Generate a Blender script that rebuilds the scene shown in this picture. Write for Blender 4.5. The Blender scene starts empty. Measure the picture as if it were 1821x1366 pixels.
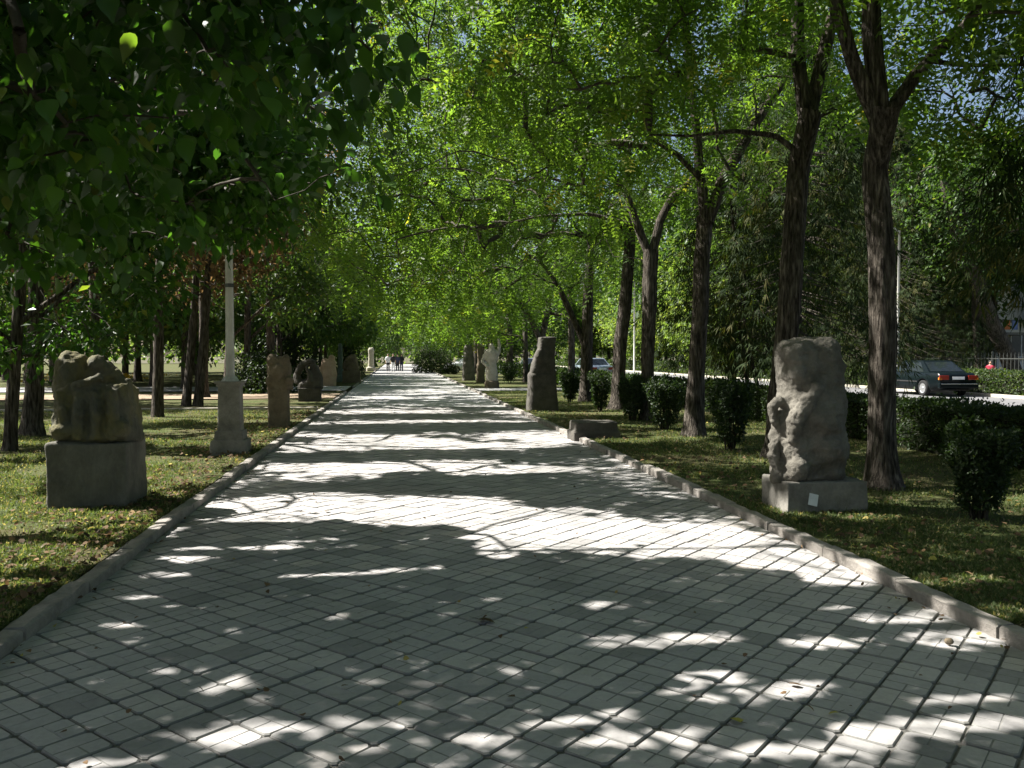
import bpy, bmesh, math, random
import numpy as np
from mathutils import Vector, Matrix, noise as mnoise

RAD = math.radians
rng = np.random.default_rng(11)
random.seed(5)
scene = bpy.context.scene
COL = scene.collection

# ------------------------------------------------------------------ camera, sky, sun, exposure
EYE = 1.6
FPX_ = 1500.0
KY = FPX_ / 1770.0                    # depths below were paced out for a longer lens
YAW, PITCH = math.degrees(math.atan(204.5 / FPX_)), math.degrees(math.atan(51 / FPX_))
cam_d = bpy.data.cameras.new('camera')
cam = bpy.data.objects.new('camera', cam_d)
COL.objects.link(cam)
cam.location = (0, 0, EYE)
cam.rotation_euler = (RAD(90 - PITCH), 0, RAD(-YAW))
cam_d.lens = 36.0 * FPX_ / 1821
cam_d.sensor_width = 36.0
cam_d.clip_end = 2000
scene.camera = cam

SUN_AZ, SUN_EL = -70.0, 48.0          # degrees from +Y towards +X, and above the horizon
SV = np.array([math.sin(RAD(SUN_AZ)) * math.cos(RAD(SUN_EL)), math.cos(RAD(SUN_AZ)) * math.cos(RAD(SUN_EL)), math.sin(RAD(SUN_EL))])
world = bpy.data.worlds.new('World')
scene.world = world
world.use_nodes = True
nt = world.node_tree
sky = nt.nodes.new('ShaderNodeTexSky')
sky.sky_type = 'NISHITA'
sky.sun_disc = False
sky.sun_elevation = RAD(SUN_EL)
sky.sun_rotation = RAD(SUN_AZ % 360)
sky.air_density = 1.0
sky.dust_density = 3.0
bg = nt.nodes['Background']
bg.inputs['Strength'].default_value = 0.05
nt.links.new(sky.outputs[0], bg.inputs[0])
sun_d = bpy.data.lights.new('sun', 'SUN')
sun_d.energy = 5.0
sun_d.angle = RAD(0.53)
sun_d.color = (1.0, 0.965, 0.91)
sun = bpy.data.objects.new('sun', sun_d)
COL.objects.link(sun)
sun.rotation_euler = Vector(-SV).to_track_quat('-Z', 'Y').to_euler()
scene.view_settings.view_transform = 'Standard'
scene.view_settings.look = 'None'
scene.view_settings.exposure = 1.72
scene.view_settings.gamma = 1.0
scene.view_settings.use_curve_mapping = False
cy = scene.cycles
cy.max_bounces = 7
cy.diffuse_bounces = 4
cy.glossy_bounces = 2
cy.transmission_bounces = 4
cy.use_denoising = True
cy.sample_clamp_indirect = 4.0

# ------------------------------------------------------------------ picking real places from the view
F_PX, CX, CY = FPX_, 910.5, 683.0
_cm = np.array(cam.rotation_euler.to_matrix())
def ray(px, py):
    return _cm @ np.array([(px - CX) / F_PX, -(py - CY) / F_PX, -1.0])
def G(px, py, z=0.0):
    d = ray(px, py); t = (z - EYE) / d[2]
    return np.array([d[0] * t, d[1] * t, z])
def W(px, py, y):
    y = y * KY; d = ray(px, py); t = y / d[1]
    return np.array([d[0] * t, y, EYE + d[2] * t])

# ------------------------------------------------------------------ helpers
def _hash(i, j, k, seed):
    n = (i * 374761393 + j * 668265263 + k * 2147483647 + seed * 974711) & 0xffffffff
    n = ((n ^ (n >> 13)) * 1274126177) & 0xffffffff
    return ((n ^ (n >> 16)) & 0xffff) / 65535.0
def vnoise(P, seed=0):
    P = np.asarray(P, float); I = np.floor(P).astype(np.int64); f = P - I; f = f * f * (3 - 2 * f)
    r = 0
    for a in (0, 1):
        for b in (0, 1):
            for c in (0, 1):
                w = (f[:, 0] if a else 1 - f[:, 0]) * (f[:, 1] if b else 1 - f[:, 1]) * (f[:, 2] if c else 1 - f[:, 2])
                r = r + w * _hash(I[:, 0] + a, I[:, 1] + b, I[:, 2] + c, seed)
    return r
def fbm(P, oct=3, seed=0):
    P = np.asarray(P, float); r = 0; a = 1; s = 0
    for o in range(oct):
        r = r + a * vnoise(P * (2.03 ** o), seed + o * 17); s += a; a *= .5
    return r / s

def mesh_np(name, V, Fs, mat=None, tint=None, smooth=False):
    """Fs: one (n,k) face array or a list of them"""
    if not isinstance(Fs, list): Fs = [Fs]
    Fs = [np.asarray(f, np.int32) for f in Fs if len(f)]
    me = bpy.data.meshes.new(name)
    V = np.ascontiguousarray(V, np.float32)
    me.vertices.add(len(V)); me.vertices.foreach_set('co', V.ravel())
    idx = np.concatenate([f.ravel() for f in Fs])
    starts = []; o = 0
    for f in Fs:
        starts.append(o + np.arange(len(f)) * f.shape[1]); o += f.size
    starts = np.concatenate(starts).astype(np.int32)
    me.loops.add(len(idx)); me.loops.foreach_set('vertex_index', idx)
    me.polygons.add(len(starts)); me.polygons.foreach_set('loop_start', starts)
    me.polygons.foreach_set('use_smooth', np.full(len(starts), smooth, bool))
    if tint is not None:
        at = me.attributes.new('tint', 'FLOAT', 'FACE'); at.data.foreach_set('value', np.asarray(tint, np.float32))
    me.update(calc_edges=True)
    if mat is not None: me.materials.append(mat)
    return me
def obj(name, me, parent=None, loc=(0, 0, 0), rot=None):
    o = bpy.data.objects.new(name, me); COL.objects.link(o)
    o.location = loc
    if rot is not None: o.rotation_euler = rot
    if parent is not None: o.parent = parent
    return o
def tag(o, label=None, cat=None, group=None, kind=None):
    if label: o['label'] = label
    if cat: o['category'] = cat
    if group: o['group'] = group
    if kind: o['kind'] = kind
    return o
def thing(name, label, cat, loc=(0, 0, 0), rz=0, group=None):
    return tag(obj(name, None, loc=loc, rot=(0, 0, rz)), label, cat, group)
def copy_tree(o, parent=None):
    c = o.copy(); COL.objects.link(c)
    if parent is not None: c.parent = parent
    for ch in list(o.children): copy_tree(ch, c)
    return c

class MB:
    """collects simple solids into one mesh"""
    def __init__(s): s.V = []; s.F = []; s.n = 0
    def add(s, V, F):
        V = np.asarray(V, float); s.V.append(V); s.F += [tuple(int(i) + s.n for i in f) for f in F]; s.n += len(V); return s
    def box(s, c, d, rz=0.0, taper=0.0):
        x, y, z = d[0] / 2, d[1] / 2, d[2] / 2
        v = []
        for zz, k in ((-z, 1.0), (z, 1.0 - taper)):
            for (a, b) in ((-x, -y), (x, -y), (x, y), (-x, y)): v.append((a * k, b * k, zz))
        v = np.array(v); co, si = math.cos(rz), math.sin(rz)
        v = np.c_[v[:, 0] * co - v[:, 1] * si, v[:, 0] * si + v[:, 1] * co, v[:, 2]] + np.array(c)
        return s.add(v, [(3, 2, 1, 0), (4, 5, 6, 7), (0, 1, 5, 4), (1, 2, 6, 5), (2, 3, 7, 6), (3, 0, 4, 7)])
    def tube(s, pts, rad, k=8, cap=True):
        V, F = tube_np(pts, rad, k); n = len(pts)
        f = [tuple(q) for q in F]
        if cap: f += [tuple(range(k - 1, -1, -1)), tuple((n - 1) * k + i for i in range(k))]
        return s.add(V, f)
    def ball(s, c, r, nu=14, nv=9):
        V = [(0, 0, -1)]
        for i in range(1, nv):
            t = math.pi * i / nv
            for j in range(nu): V.append((math.sin(t) * math.cos(2 * math.pi * j / nu), math.sin(t) * math.sin(2 * math.pi * j / nu), -math.cos(t)))
        V.append((0, 0, 1)); F = []
        for j in range(nu): F.append((0, 1 + (j + 1) % nu, 1 + j))
        for i in range(nv - 2):
            a = 1 + i * nu; b = a + nu
            for j in range(nu): F.append((a + j, a + (j + 1) % nu, b + (j + 1) % nu, b + j))
        a = 1 + (nv - 2) * nu
        for j in range(nu): F.append((a + j, a + (j + 1) % nu, len(V) - 1))
        return s.add(np.array(V) * np.array(r) + np.array(c), F)
    def loft(s, rings, k=28, p=3.0):
        """rings: (z, x0, x1, yc, half depth) -> closed super-elliptic body"""
        V = []
        for z, x0, x1, yc, hd in rings:
            for j in range(k):
                a = 2 * math.pi * j / k; c, n = math.cos(a), math.sin(a)
                V.append(((x0 + x1) / 2 + (x1 - x0) / 2 * math.copysign(abs(c) ** (2 / p), c), yc + hd * math.copysign(abs(n) ** (2 / p), n), z))
        m = len(rings)
        F = [(i * k + j, i * k + (j + 1) % k, (i + 1) * k + (j + 1) % k, (i + 1) * k + j) for i in range(m - 1) for j in range(k)]
        F += [tuple(range(k - 1, -1, -1)), tuple((m - 1) * k + j for j in range(k))]
        return s.add(V, F)
    def mesh(s, name, mat=None, smooth=False, bevel=0.0, seg=2):
        me = bpy.data.meshes.new(name)
        me.from_pydata(np.concatenate(s.V).tolist(), [], s.F)
        if bevel > 0:
            bm = bmesh.new(); bm.from_mesh(me)
            es = [e for e in bm.edges if len(e.link_faces) == 2 and e.calc_face_angle(0) > 0.5]
            bmesh.ops.bevel(bm, geom=es, offset=bevel, segments=seg, profile=.6, affect='EDGES', clamp_overlap=True)
            bm.to_mesh(me); bm.free()
        me.polygons.foreach_set('use_smooth', [smooth] * len(me.polygons))
        if mat: me.materials.append(mat)
        me.update(); return me
    def put(s, name, mat, parent=None, loc=(0, 0, 0), rot=None, smooth=False, bevel=0.0, seg=2):
        return obj(name, s.mesh(name, mat, smooth, bevel, seg), parent, loc, rot)

def tube_np(pts, rad, k=8):
    P = np.asarray(pts, float); n = len(P); rad = np.broadcast_to(np.asarray(rad, float), (n,))
    T = np.empty_like(P); T[1:-1] = P[2:] - P[:-2]; T[0] = P[1] - P[0]; T[-1] = P[-1] - P[-2]
    T /= np.linalg.norm(T, axis=1, keepdims=True) + 1e-9
    up = np.array([0.13, 1, 0.07]) if abs(T[:, 2]).mean() > .5 else np.array([0.05, 0.1, 1.0])
    A = np.cross(T, up); A /= np.linalg.norm(A, axis=1, keepdims=True) + 1e-9
    B = np.cross(T, A)
    a = np.arange(k) * 2 * np.pi / k
    V = P[:, None, :] + rad[:, None, None] * (np.cos(a)[None, :, None] * A[:, None, :] + np.sin(a)[None, :, None] * B[:, None, :])
    i = np.arange(n - 1)[:, None] * k; j = np.arange(k)[None, :]; j2 = (j + 1) % k
    F = np.stack([i + j, i + k + j, i + k + j2, i + j2], -1).reshape(-1, 4)
    return V.reshape(-1, 3), F

# ------------------------------------------------------------------ materials
def new_mat(name):
    m = bpy.data.materials.new(name); m.use_nodes = True
    return m, m.node_tree, m.node_tree.nodes['Principled BSDF'], m.node_tree.nodes['Material Output']
def node(t, typ, **kw):
    n = t.nodes.new(typ)
    for k, v in kw.items(): setattr(n, k, v)
    return n
def ramp(t, src, stops):
    r = node(t, 'ShaderNodeValToRGB'); e = r.color_ramp.elements
    while len(e) < len(stops): e.new(.5)
    for el, (p, c) in zip(e, stops): el.position = p; el.color = (*c, 1)
    t.links.new(src, r.inputs[0]); return r
def noise_node(t, scale, detail=4, rough=.6, vec=None, stretch=None):
    n = node(t, 'ShaderNodeTexNoise'); n.inputs['Scale'].default_value = scale; n.inputs['Detail'].default_value = detail; n.inputs['Roughness'].default_value = rough
    if vec is not None:
        if stretch:
            m = node(t, 'ShaderNodeMapping'); m.inputs['Scale'].default_value = stretch; t.links.new(vec, m.inputs[0]); vec = m.outputs[0]
        t.links.new(vec, n.inputs['Vector'])
    return n
def bump(t, src, p, strength=.4, dist=.01):
    b = node(t, 'ShaderNodeBump'); b.inputs['Strength'].default_value = strength; b.inputs['Distance'].default_value = dist
    t.links.new(src, b.inputs['Height']); t.links.new(b.outputs[0], p.inputs['Normal'])
def mix(t, a, b, f, mode='MIX'):
    m = node(t, 'ShaderNodeMix', data_type='RGBA', blend_type=mode)
    for s, v in ((6, a), (7, b), (0, f)):
        if isinstance(v, (int, float)): m.inputs[s].default_value = v
        elif isinstance(v, tuple): m.inputs[s].default_value = (*v, 1)
        else: t.links.new(v, m.inputs[s])
    return m.outputs[2]
def surf(name, stops, scale=4, rough=.8, bs=.4, bd=.01, stretch=None, detail=6, fine=None, spec=.3, coord='Object'):
    """one noisy surface: colour ramp over noise, fine bump"""
    m, t, p, o = new_mat(name)
    tc = node(t, 'ShaderNodeTexCoord')
    v = tc.outputs[coord]
    n = noise_node(t, scale, detail, .62, v, stretch)
    r = ramp(t, n.outputs[0], stops)
    f = noise_node(t, fine or scale * 7, 5, .7, v, stretch)
    c = mix(t, r.outputs[0], f.outputs[0], .35, 'OVERLAY')
    t.links.new(c, p.inputs['Base Color'])
    p.inputs['Roughness'].default_value = rough; p.inputs['Specular IOR Level'].default_value = spec
    bump(t, f.outputs[0], p, bs, bd)
    return m
def plain(name, col, rough=.5, metal=0.0, spec=.5, coat=0.0):
    m, t, p, o = new_mat(name)
    tc = node(t, 'ShaderNodeTexCoord'); n = noise_node(t, 6, 4, .6, tc.outputs['Object'])
    r = ramp(t, n.outputs[0], [(.3, tuple(c * .8 for c in col)), (.7, tuple(min(1, c * 1.12) for c in col))])
    t.links.new(r.outputs[0], p.inputs['Base Color'])
    p.inputs['Roughness'].default_value = rough; p.inputs['Metallic'].default_value = metal; p.inputs['Specular IOR Level'].default_value = spec
    p.inputs['Coat Weight'].default_value = coat; p.inputs['Coat Roughness'].default_value = .08
    return m
def leaf_mat(name, stops, tr=.5, gain=(2.2, 2.0, .8), rough=.5, spec=.35):
    m, t, p, o = new_mat(name)
    a = node(t, 'ShaderNodeAttribute', attribute_name='tint')
    r = ramp(t, a.outputs['Fac'], stops)
    tc = node(t, 'ShaderNodeTexCoord'); n = noise_node(t, .8, 3, .6, tc.outputs['Object'])
    c = mix(t, r.outputs[0], n.outputs[0], .35, 'OVERLAY')
    t.links.new(c, p.inputs['Base Color'])
    p.inputs['Roughness'].default_value = rough; p.inputs['Specular IOR Level'].default_value = spec
    tl = node(t, 'ShaderNodeBsdfTranslucent')
    g = mix(t, c, gain, 1.0, 'MULTIPLY'); t.links.new(g, tl.inputs[0])
    ms = node(t, 'ShaderNodeMixShader'); ms.inputs[0].default_value = tr
    t.links.new(p.outputs[0], ms.inputs[1]); t.links.new(tl.outputs[0], ms.inputs[2]); t.links.new(ms.outputs[0], o.inputs[0])
    return m

M = {}
M['paver'] = None
def paver_mat():
    m, t, p, o = new_mat('paver_concrete')
    geo = node(t, 'ShaderNodeNewGeometry')
    a = node(t, 'ShaderNodeAttribute', attribute_name='tint')
    r = ramp(t, a.outputs['Fac'], [(0, (.20, .195, .183)), (.05, (.21, .205, .192)), (.07, (.265, .255, .25)), (.45, (.36, .345, .338)), (.8, (.415, .395, .382)), (1, (.45, .412, .385))])
    big = noise_node(t, .55, 5, .6, geo.outputs['Position'])
    st = ramp(t, big.outputs[0], [(.28, (.62, .63, .61)), (.5, (.95, .95, .94)), (.75, (1.08, 1.06, 1.03))])
    c = mix(t, r.outputs[0], st.outputs[0], 1.0, 'MULTIPLY')
    sp = noise_node(t, 26, 5, .75, geo.outputs['Position'])
    c = mix(t, c, sp.outputs[0], .3, 'OVERLAY')
    t.links.new(c, p.inputs['Base Color']); p.inputs['Roughness'].default_value = .86; p.inputs['Specular IOR Level'].default_value = .25
    f = noise_node(t, 140, 4, .7, geo.outputs['Position']); bump(t, f.outputs[0], p, .35, .004)
    return m
M['paver'] = paver_mat()
M['joint'] = surf('joint_sand', [(.3, (.07, .067, .060)), (.7, (.15, .143, .128))], 20, .95, coord='Object')
def far_paving():
    m, t, p, o = new_mat('far_paving')
    geo = node(t, 'ShaderNodeNewGeometry'); mp = node(t, 'ShaderNodeMapping'); mp.inputs['Rotation'].default_value = (0, 0, RAD(45)); mp.inputs['Scale'].default_value = (4.35, 4.35, 1)
    t.links.new(geo.outputs['Position'], mp.inputs[0])
    br = node(t, 'ShaderNodeTexBrick'); br.offset = 0; br.inputs['Scale'].default_value = 1; br.inputs['Mortar Size'].default_value = .02; br.inputs['Brick Width'].default_value = 1; br.inputs['Row Height'].default_value = 1
    br.inputs['Color1'].default_value = (.32, .314, .30, 1); br.inputs['Color2'].default_value = (.38, .37, .352, 1); br.inputs['Mortar'].default_value = (.14, .135, .125, 1)
    t.links.new(mp.outputs[0], br.inputs['Vector'])
    n = noise_node(t, .55, 5, .6, geo.outputs['Position'])
    c = mix(t, br.outputs[0], n.outputs[0], .4, 'OVERLAY')
    t.links.new(c, p.inputs['Base Color']); p.inputs['Roughness'].default_value = .88
    return m
M['farpave'] = far_paving()
M['kerb'] = surf('kerb_concrete', [(.25, (.13, .115, .10)), (.5, (.24, .22, .195)), (.75, (.33, .30, .265))], 3.5, .9, .7, .015, fine=30)
M['soil'] = surf('soil', [(.2, (.05, .042, .028)), (.5, (.075, .07, .036)), (.8, (.11, .095, .055))], 1.2, .95, .8, .03, fine=14)
def lawn_mat():
    m, t, p, o = new_mat('lawn_ground')
    geo = node(t, 'ShaderNodeNewGeometry'); v = geo.outputs['Position']
    n = noise_node(t, .7, 6, .65, v)
    r = ramp(t, n.outputs[0], [(.25, (.10, .08, .048)), (.42, (.085, .078, .036)), (.6, (.07, .088, .03)), (.8, (.10, .115, .046))])
    f = noise_node(t, 9, 6, .75, v); c = mix(t, r.outputs[0], f.outputs[0], .6, 'OVERLAY')
    t.links.new(c, p.inputs['Base Color']); p.inputs['Roughness'].default_value = .95; p.inputs['Specular IOR Level'].default_value = .1
    bump(t, f.outputs[0], p, .9, .05)
    return m
M['lawn'] = lawn_mat()
M['asphalt'] = surf('asphalt', [(.3, (.12, .12, .122)), (.7, (.18, .178, .175))], .9, .9, .4, .01, fine=40)
M['sand'] = surf('worn_earth', [(.3, (.20, .15, .10)), (.7, (.34, .26, .18))], 1.0, .95, .6, .02, fine=18)
def bark_mat(name, dark, mid, pale):
    m, t, p, o = new_mat(name)
    tc = node(t, 'ShaderNodeTexCoord'); v = tc.outputs['Object']
    n = noise_node(t, 30, 5, .6, v, (1, 1, .13)); w = noise_node(t, 2.2, 4, .6, v)
    r = ramp(t, n.outputs[0], [(.36, dark), (.5, mid), (.66, pale)])
    st = ramp(t, w.outputs[0], [(.3, (.6, .62, .6)), (.6, (1, 1, 1)), (.75, (1.3, 1.22, 1.1))])
    c = mix(t, r.outputs[0], st.outputs[0], 1.0, 'MULTIPLY')
    t.links.new(c, p.inputs['Base Color']); p.inputs['Roughness'].default_value = .95; p.inputs['Specular IOR Level'].default_value = .15
    h = ramp(t, n.outputs[0], [(.35, (0, 0, 0)), (.58, (1, 1, 1))]); bump(t, h.outputs[0], p, 1.0, .03)
    return m
M['bark'] = bark_mat('bark_grey_brown', (.03, .025, .02), (.10, .084, .068), (.18, .155, .13))
M['bark2'] = bark_mat('bark_dark', (.02, .016, .012), (.055, .045, .034), (.10, .085, .065))
M['twig'] = surf('twig_bark', [(.3, (.035, .03, .022)), (.7, (.085, .072, .055))], 10, .9, .4, .01)
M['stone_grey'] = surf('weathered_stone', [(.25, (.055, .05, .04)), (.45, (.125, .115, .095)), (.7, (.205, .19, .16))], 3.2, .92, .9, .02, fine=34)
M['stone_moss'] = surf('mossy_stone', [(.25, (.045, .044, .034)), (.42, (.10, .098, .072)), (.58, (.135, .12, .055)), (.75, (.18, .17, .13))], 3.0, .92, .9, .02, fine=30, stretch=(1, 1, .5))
M['stone_dark'] = surf('dark_stone', [(.2, (.04, .037, .032)), (.5, (.085, .078, .066)), (.8, (.13, .12, .10))], 4, .9, .8, .02)
M['stone_brown'] = surf('brown_stone', [(.2, (.085, .066, .045)), (.5, (.17, .135, .09)), (.8, (.24, .20, .14))], 4, .9, .8, .02)
M['stone_pink'] = surf('pink_sandstone', [(.2, (.36, .25, .17)), (.5, (.50, .36, .26)), (.8, (.58, .45, .34))], 3, .88, .6, .02)
M['stone_pale'] = surf('pale_stone', [(.2, (.26, .24, .19)), (.5, (.40, .37, .30)), (.8, (.50, .46, .38))], 4, .88, .7, .02)
M['stone_blue'] = surf('blue_grey_stone', [(.2, (.09, .125, .12)), (.5, (.14, .19, .18)), (.8, (.2, .25, .24))], 3, .85, .5, .02)
M['concrete'] = surf('concrete', [(.28, (.10, .092, .078)), (.5, (.20, .188, .163)), (.72, (.29, .27, .235))], 3, .9, .6, .012, fine=40)
M['concrete_dark'] = surf('stained_concrete', [(.28, (.055, .054, .043)), (.5, (.12, .116, .093)), (.72, (.185, .176, .142))], 2.4, .92, .7, .015, fine=34, stretch=(1, 1, .6))
M['pole_paint'] = surf('pole_paint', [(.25, (.30, .29, .26)), (.5, (.52, .51, .47)), (.75, (.64, .63, .60))], 5, .6, .2, .006, stretch=(1, 1, .2))
M['white_label'] = plain('white_label', (.7, .7, .68), .4)
M['broad'] = leaf_mat('broad_leaf', [(0, (.022, .052, .014)), (.5, (.04, .085, .018)), (.85, (.062, .115, .022)), (1, (.13, .14, .03))], .42, (2.0, 2.6, .7), .42, .45)
M['pinnate'] = leaf_mat('pinnate_leaf', [(0, (.039, .076, .018)), (.5, (.066, .118, .025)), (.85, (.102, .152, .032)), (1, (.20, .19, .04))], .58, (2.85, 2.85, 1.0))
M['park'] = leaf_mat('park_leaf', [(0, (.03, .062, .018)), (.5, (.05, .095, .024)), (.9, (.085, .135, .03)), (1, (.17, .16, .05))], .45, (2.2, 2.2, .8))
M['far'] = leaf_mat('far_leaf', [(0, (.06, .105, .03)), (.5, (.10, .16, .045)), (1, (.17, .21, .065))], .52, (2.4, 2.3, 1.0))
M['dry'] = leaf_mat('dry_leaf', [(0, (.07, .055, .03)), (.5, (.15, .11, .06)), (.85, (.24, .17, .09)), (1, (.09, .11, .03))], .4, (1.7, 1.4, 1.0), .7, .2)
M['conifer'] = leaf_mat('conifer_leaf', [(0, (.014, .026, .010)), (.6, (.028, .044, .014)), (1, (.085, .082, .03))], .3, (1.8, 1.9, .6), .7, .12)
M['hedge'] = leaf_mat('hedge_leaf', [(0, (.015, .03, .010)), (.6, (.034, .06, .016)), (1, (.095, .125, .04))], .35, (2, 2.1, .8))
M['grass'] = leaf_mat('grass_blade', [(0, (.05, .068, .024)), (.5, (.078, .112, .042)), (.8, (.118, .15, .064)), (1, (.27, .23, .13))], .4, (1.8, 1.8, .8), .6, .2)
M['litter'] = leaf_mat('fallen_leaf', [(0, (.06, .042, .026)), (.5, (.13, .085, .05)), (.8, (.23, .145, .075)), (1, (.36, .32, .08))], .2, (1.4, 1.3, 1), .8, .15)
M['core'] = plain('twiggy_core', (.018, .02, .012), .95, spec=.1)
M['tyre'] = plain('tyre_rubber', (.02, .02, .02), .85, spec=.2)
M['rim'] = plain('wheel_alloy', (.55, .55, .56), .35, .8)
M['car_dark'] = plain('dark_green_paint', (.004, .007, .008), .22, .0, .1, .0)
M['car_silver'] = plain('silver_blue_paint', (.34, .39, .44), .3, .5, .5, 1.0)
M['car_white'] = plain('white_car_paint', (.66, .67, .67), .3, 0, .5, 1.0)
M['car_grey'] = plain('grey_car_paint', (.25, .27, .29), .3, .5, .5, 1.0)
M['glass'] = plain('car_glass', (.012, .016, .018), .06, 0, .35)
M['red_lens'] = plain('red_lens', (.22, .018, .01), .2)
M['amber_lens'] = plain('amber_lens', (.65, .2, .03), .2)
M['clear_lens'] = plain('clear_lens', (.6, .6, .58), .15)
M['chrome'] = plain('chrome', (.6, .6, .6), .2, .9)
M['black'] = plain('black_trim', (.018, .018, .018), .6)
M['wall_white'] = surf('white_render', [(.3, (.58, .56, .52)), (.7, (.72, .70, .66))], 1.0, .9, .3, .01)
M['wall_beige'] = surf('beige_render', [(.3, (.36, .33, .27)), (.7, (.46, .43, .36))], 1.0, .9, .3, .01)
M['pane'] = plain('window_pane', (.05, .065, .075), .08, 0, .7)
M['frame'] = plain('window_frame', (.55, .55, .54), .5)
M['steel'] = plain('fence_steel', (.07, .075, .07), .5, .3)
M['orange'] = plain('orange_awning', (.62, .18, .05), .7)
M['bluepaint'] = plain('blue_panel', (.16, .22, .48), .6)
M['skin'] = plain('skin', (.45, .27, .18), .6)
M['hair'] = plain('hair', (.02, .016, .013), .8)
M['cloth_white'] = plain('white_cloth', (.70, .70, .70), .9)
M['cloth_navy'] = plain('navy_cloth', (.03, .035, .07), .9)
M['cloth_black'] = plain('black_cloth', (.02, .02, .022), .9)
M['cloth_red'] = plain('red_cloth', (.62, .06, .10), .9)
M['cloth_blue'] = plain('blue_cloth', (.12, .16, .30), .9)
M['flower'] = leaf_mat('yellow_flower', [(0, (.4, .25, .02)), (1, (.75, .5, .04))], .3, (1.2, 1.1, .8))

# ------------------------------------------------------------------ where sun gets through the canopy (ground coordinates)
_bl = []
PATH_L = -2.2
def blob(px, py, rx, ry, rot=0.0):
    g = G(px, py); z = g[1]
    _bl.append((g[0], g[1], rx * z / F_PX, ry * z * z / (F_PX * EYE), rot))
for b in [(430, 905, 110, 22), (560, 900, 220, 26), (760, 905, 200, 26), (980, 935, 190, 42), (1180, 955, 210, 34), (1380, 990, 120, 24), (880, 975, 45, 22),
          (1500, 1025, 90, 22), (340, 985, 60, 16), (480, 975, 60, 9), (1600, 1095, 130, 16), (1690, 1135, 120, 22), (1070, 1075, 60, 10), (1180, 1135, 170, 17), (1480, 1140, 120, 17),
          (1330, 1225, 180, 27), (1230, 1200, 120, 14), (1480, 1080, 60, 7), (1640, 1290, 260, 26), (1420, 1330, 260, 24), (1010, 1275, 130, 22), (1150, 1310, 150, 22), (1720, 1240, 150, 14),
          (390, 1215, 75, 20), (420, 1300, 110, 26), (230, 1355, 170, 14), (600, 1285, 45, 10), (640, 1330, 40, 7), (870, 1310, 70, 12), (350, 1190, 40, 6), (210, 1110, 40, 7), (240, 1060, 40, 5),
          (300, 1020, 60, 6), (600, 1020, 120, 5), (740, 1010, 60, 4), (800, 1090, 50, 4), (880, 1065, 60, 4), (610, 1095, 30, 3), (520, 1060, 70, 3), (330, 1075, 50, 3), (560, 1180, 35, 3),
          (100, 1000, 130, 30), (30, 940, 80, 40), (170, 950, 140, 20), (60, 1060, 70, 7), (300, 860, 50, 30), (20, 850, 50, 40), (310, 800, 60, 22), (1700, 1050, 110, 14), (1810, 1110, 60, 16)]:
    blob(*b)
_gs = G(1400, 915, .05); _bl += [(_gs[0] + .75, _gs[1] - .1, .55, .42, 0), (_gs[0] + .3, _gs[1] + .1, .4, .4, 0)]
_bl = np.array(_bl)
def lit(x, y):
    P = np.c_[x, y, np.zeros_like(x)]
    n1 = fbm(P * 1.9, 3, 3) - .5; n2 = vnoise(P * 7.0, 9) - .5
    v = np.full(len(x), -9.0)
    for bx, by, rx, ry, ro in _bl:
        v = np.maximum(v, 1 - ((x - bx) / rx) ** 2 - ((y - by) / ry) ** 2)
    near = np.clip(v * 2.2, -2, 2.0) + n1 * 1.5 + n2 * .7 > 0.05
    # further off: bands across the walk
    b = fbm(np.c_[x * .16, y * .88, np.zeros_like(x)], 2, 21) * .75 + fbm(P * 1.5, 3, 5) * .5 + n2 * .2
    far = b > np.where(x > 3.4, .70, np.where(x < -2.2, .62, .70))
    far &= ~((y < 11.3 + n1 * 1.4) & (x > PATH_L) & (x < 3.4))
    side = (fbm(np.c_[x * .55, y * .9, np.zeros_like(x)], 2, 51) * .7 + fbm(P * 1.6, 3, 52) * .5 + n2 * .15) > .62
    near = np.where(x < PATH_L, (near | side) & (y > 5.6 + .8 * n1), near)
    return np.where(y < 10.2, near, far)
def sun_hit(P):
    k = P[:, 2] / SV[2]
    return lit(P[:, 0] - SV[0] * k, P[:, 1] - SV[1] * k)

# ------------------------------------------------------------------ the setting
PX0, PX1 = -2.08, 3.36      # inner faces of the kerbs
PATH_END = 150
def sheet(name, x0, x1, y0, y1, z, mat, nx=2, ny=2, amp=0.0):
    X, Y = np.meshgrid(np.linspace(x0, x1, nx), np.linspace(y0, y1, ny))
    Z = np.full(X.size, z)
    if amp: Z = Z + amp * (fbm(np.c_[X.ravel() * .5, Y.ravel() * .5, 0 * Z], 3, 2) - .5) * 2
    i = (np.arange(ny - 1)[:, None] * nx + np.arange(nx - 1)[None, :]).ravel()
    me = mesh_np(name, np.c_[X.ravel(), Y.ravel(), Z], np.stack([i, i + 1, i + nx + 1, i + nx], -1), mat, smooth=True)
    o = obj(name, me); o['kind'] = 'structure'
    return o
sheet('ground', -700, 700, -400, 900, -.05, M['soil'])
paving = sheet('paving', PX0 - .02, PX1 + .02, -8, 26.0, -.016, M['joint'])
fp = sheet('far_paving', PX0 - .02, PX1 + .02, 26.0, PATH_END, -.004, M['farpave'], 2, 40)
lawn_l = sheet('lawn_left', -90, PX0 - .13, -8, 24.58, .055, M['lawn'], 90, 60, .03)
sheet('lawn_left_far', -90, PX0 - .13, 24.79, 170, .055, M['lawn'], 40, 60, .03)
lawn_r = sheet('lawn_right', PX1 + .13, 10.2, -8, 170, .045, M['lawn'], 16, 160, .03)
road = sheet('road', 10.35, 22.6, -40, 170, .0, M['asphalt'], 2, 40)
sheet('lawn_across_road', 22.75, 90, -40, 170, .06, M['lawn'], 30, 60, .03)
sheet('cross_path', -90, PX0 - .14, 36.9, 42.0, .094, M['farpave'], 2, 2)
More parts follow.
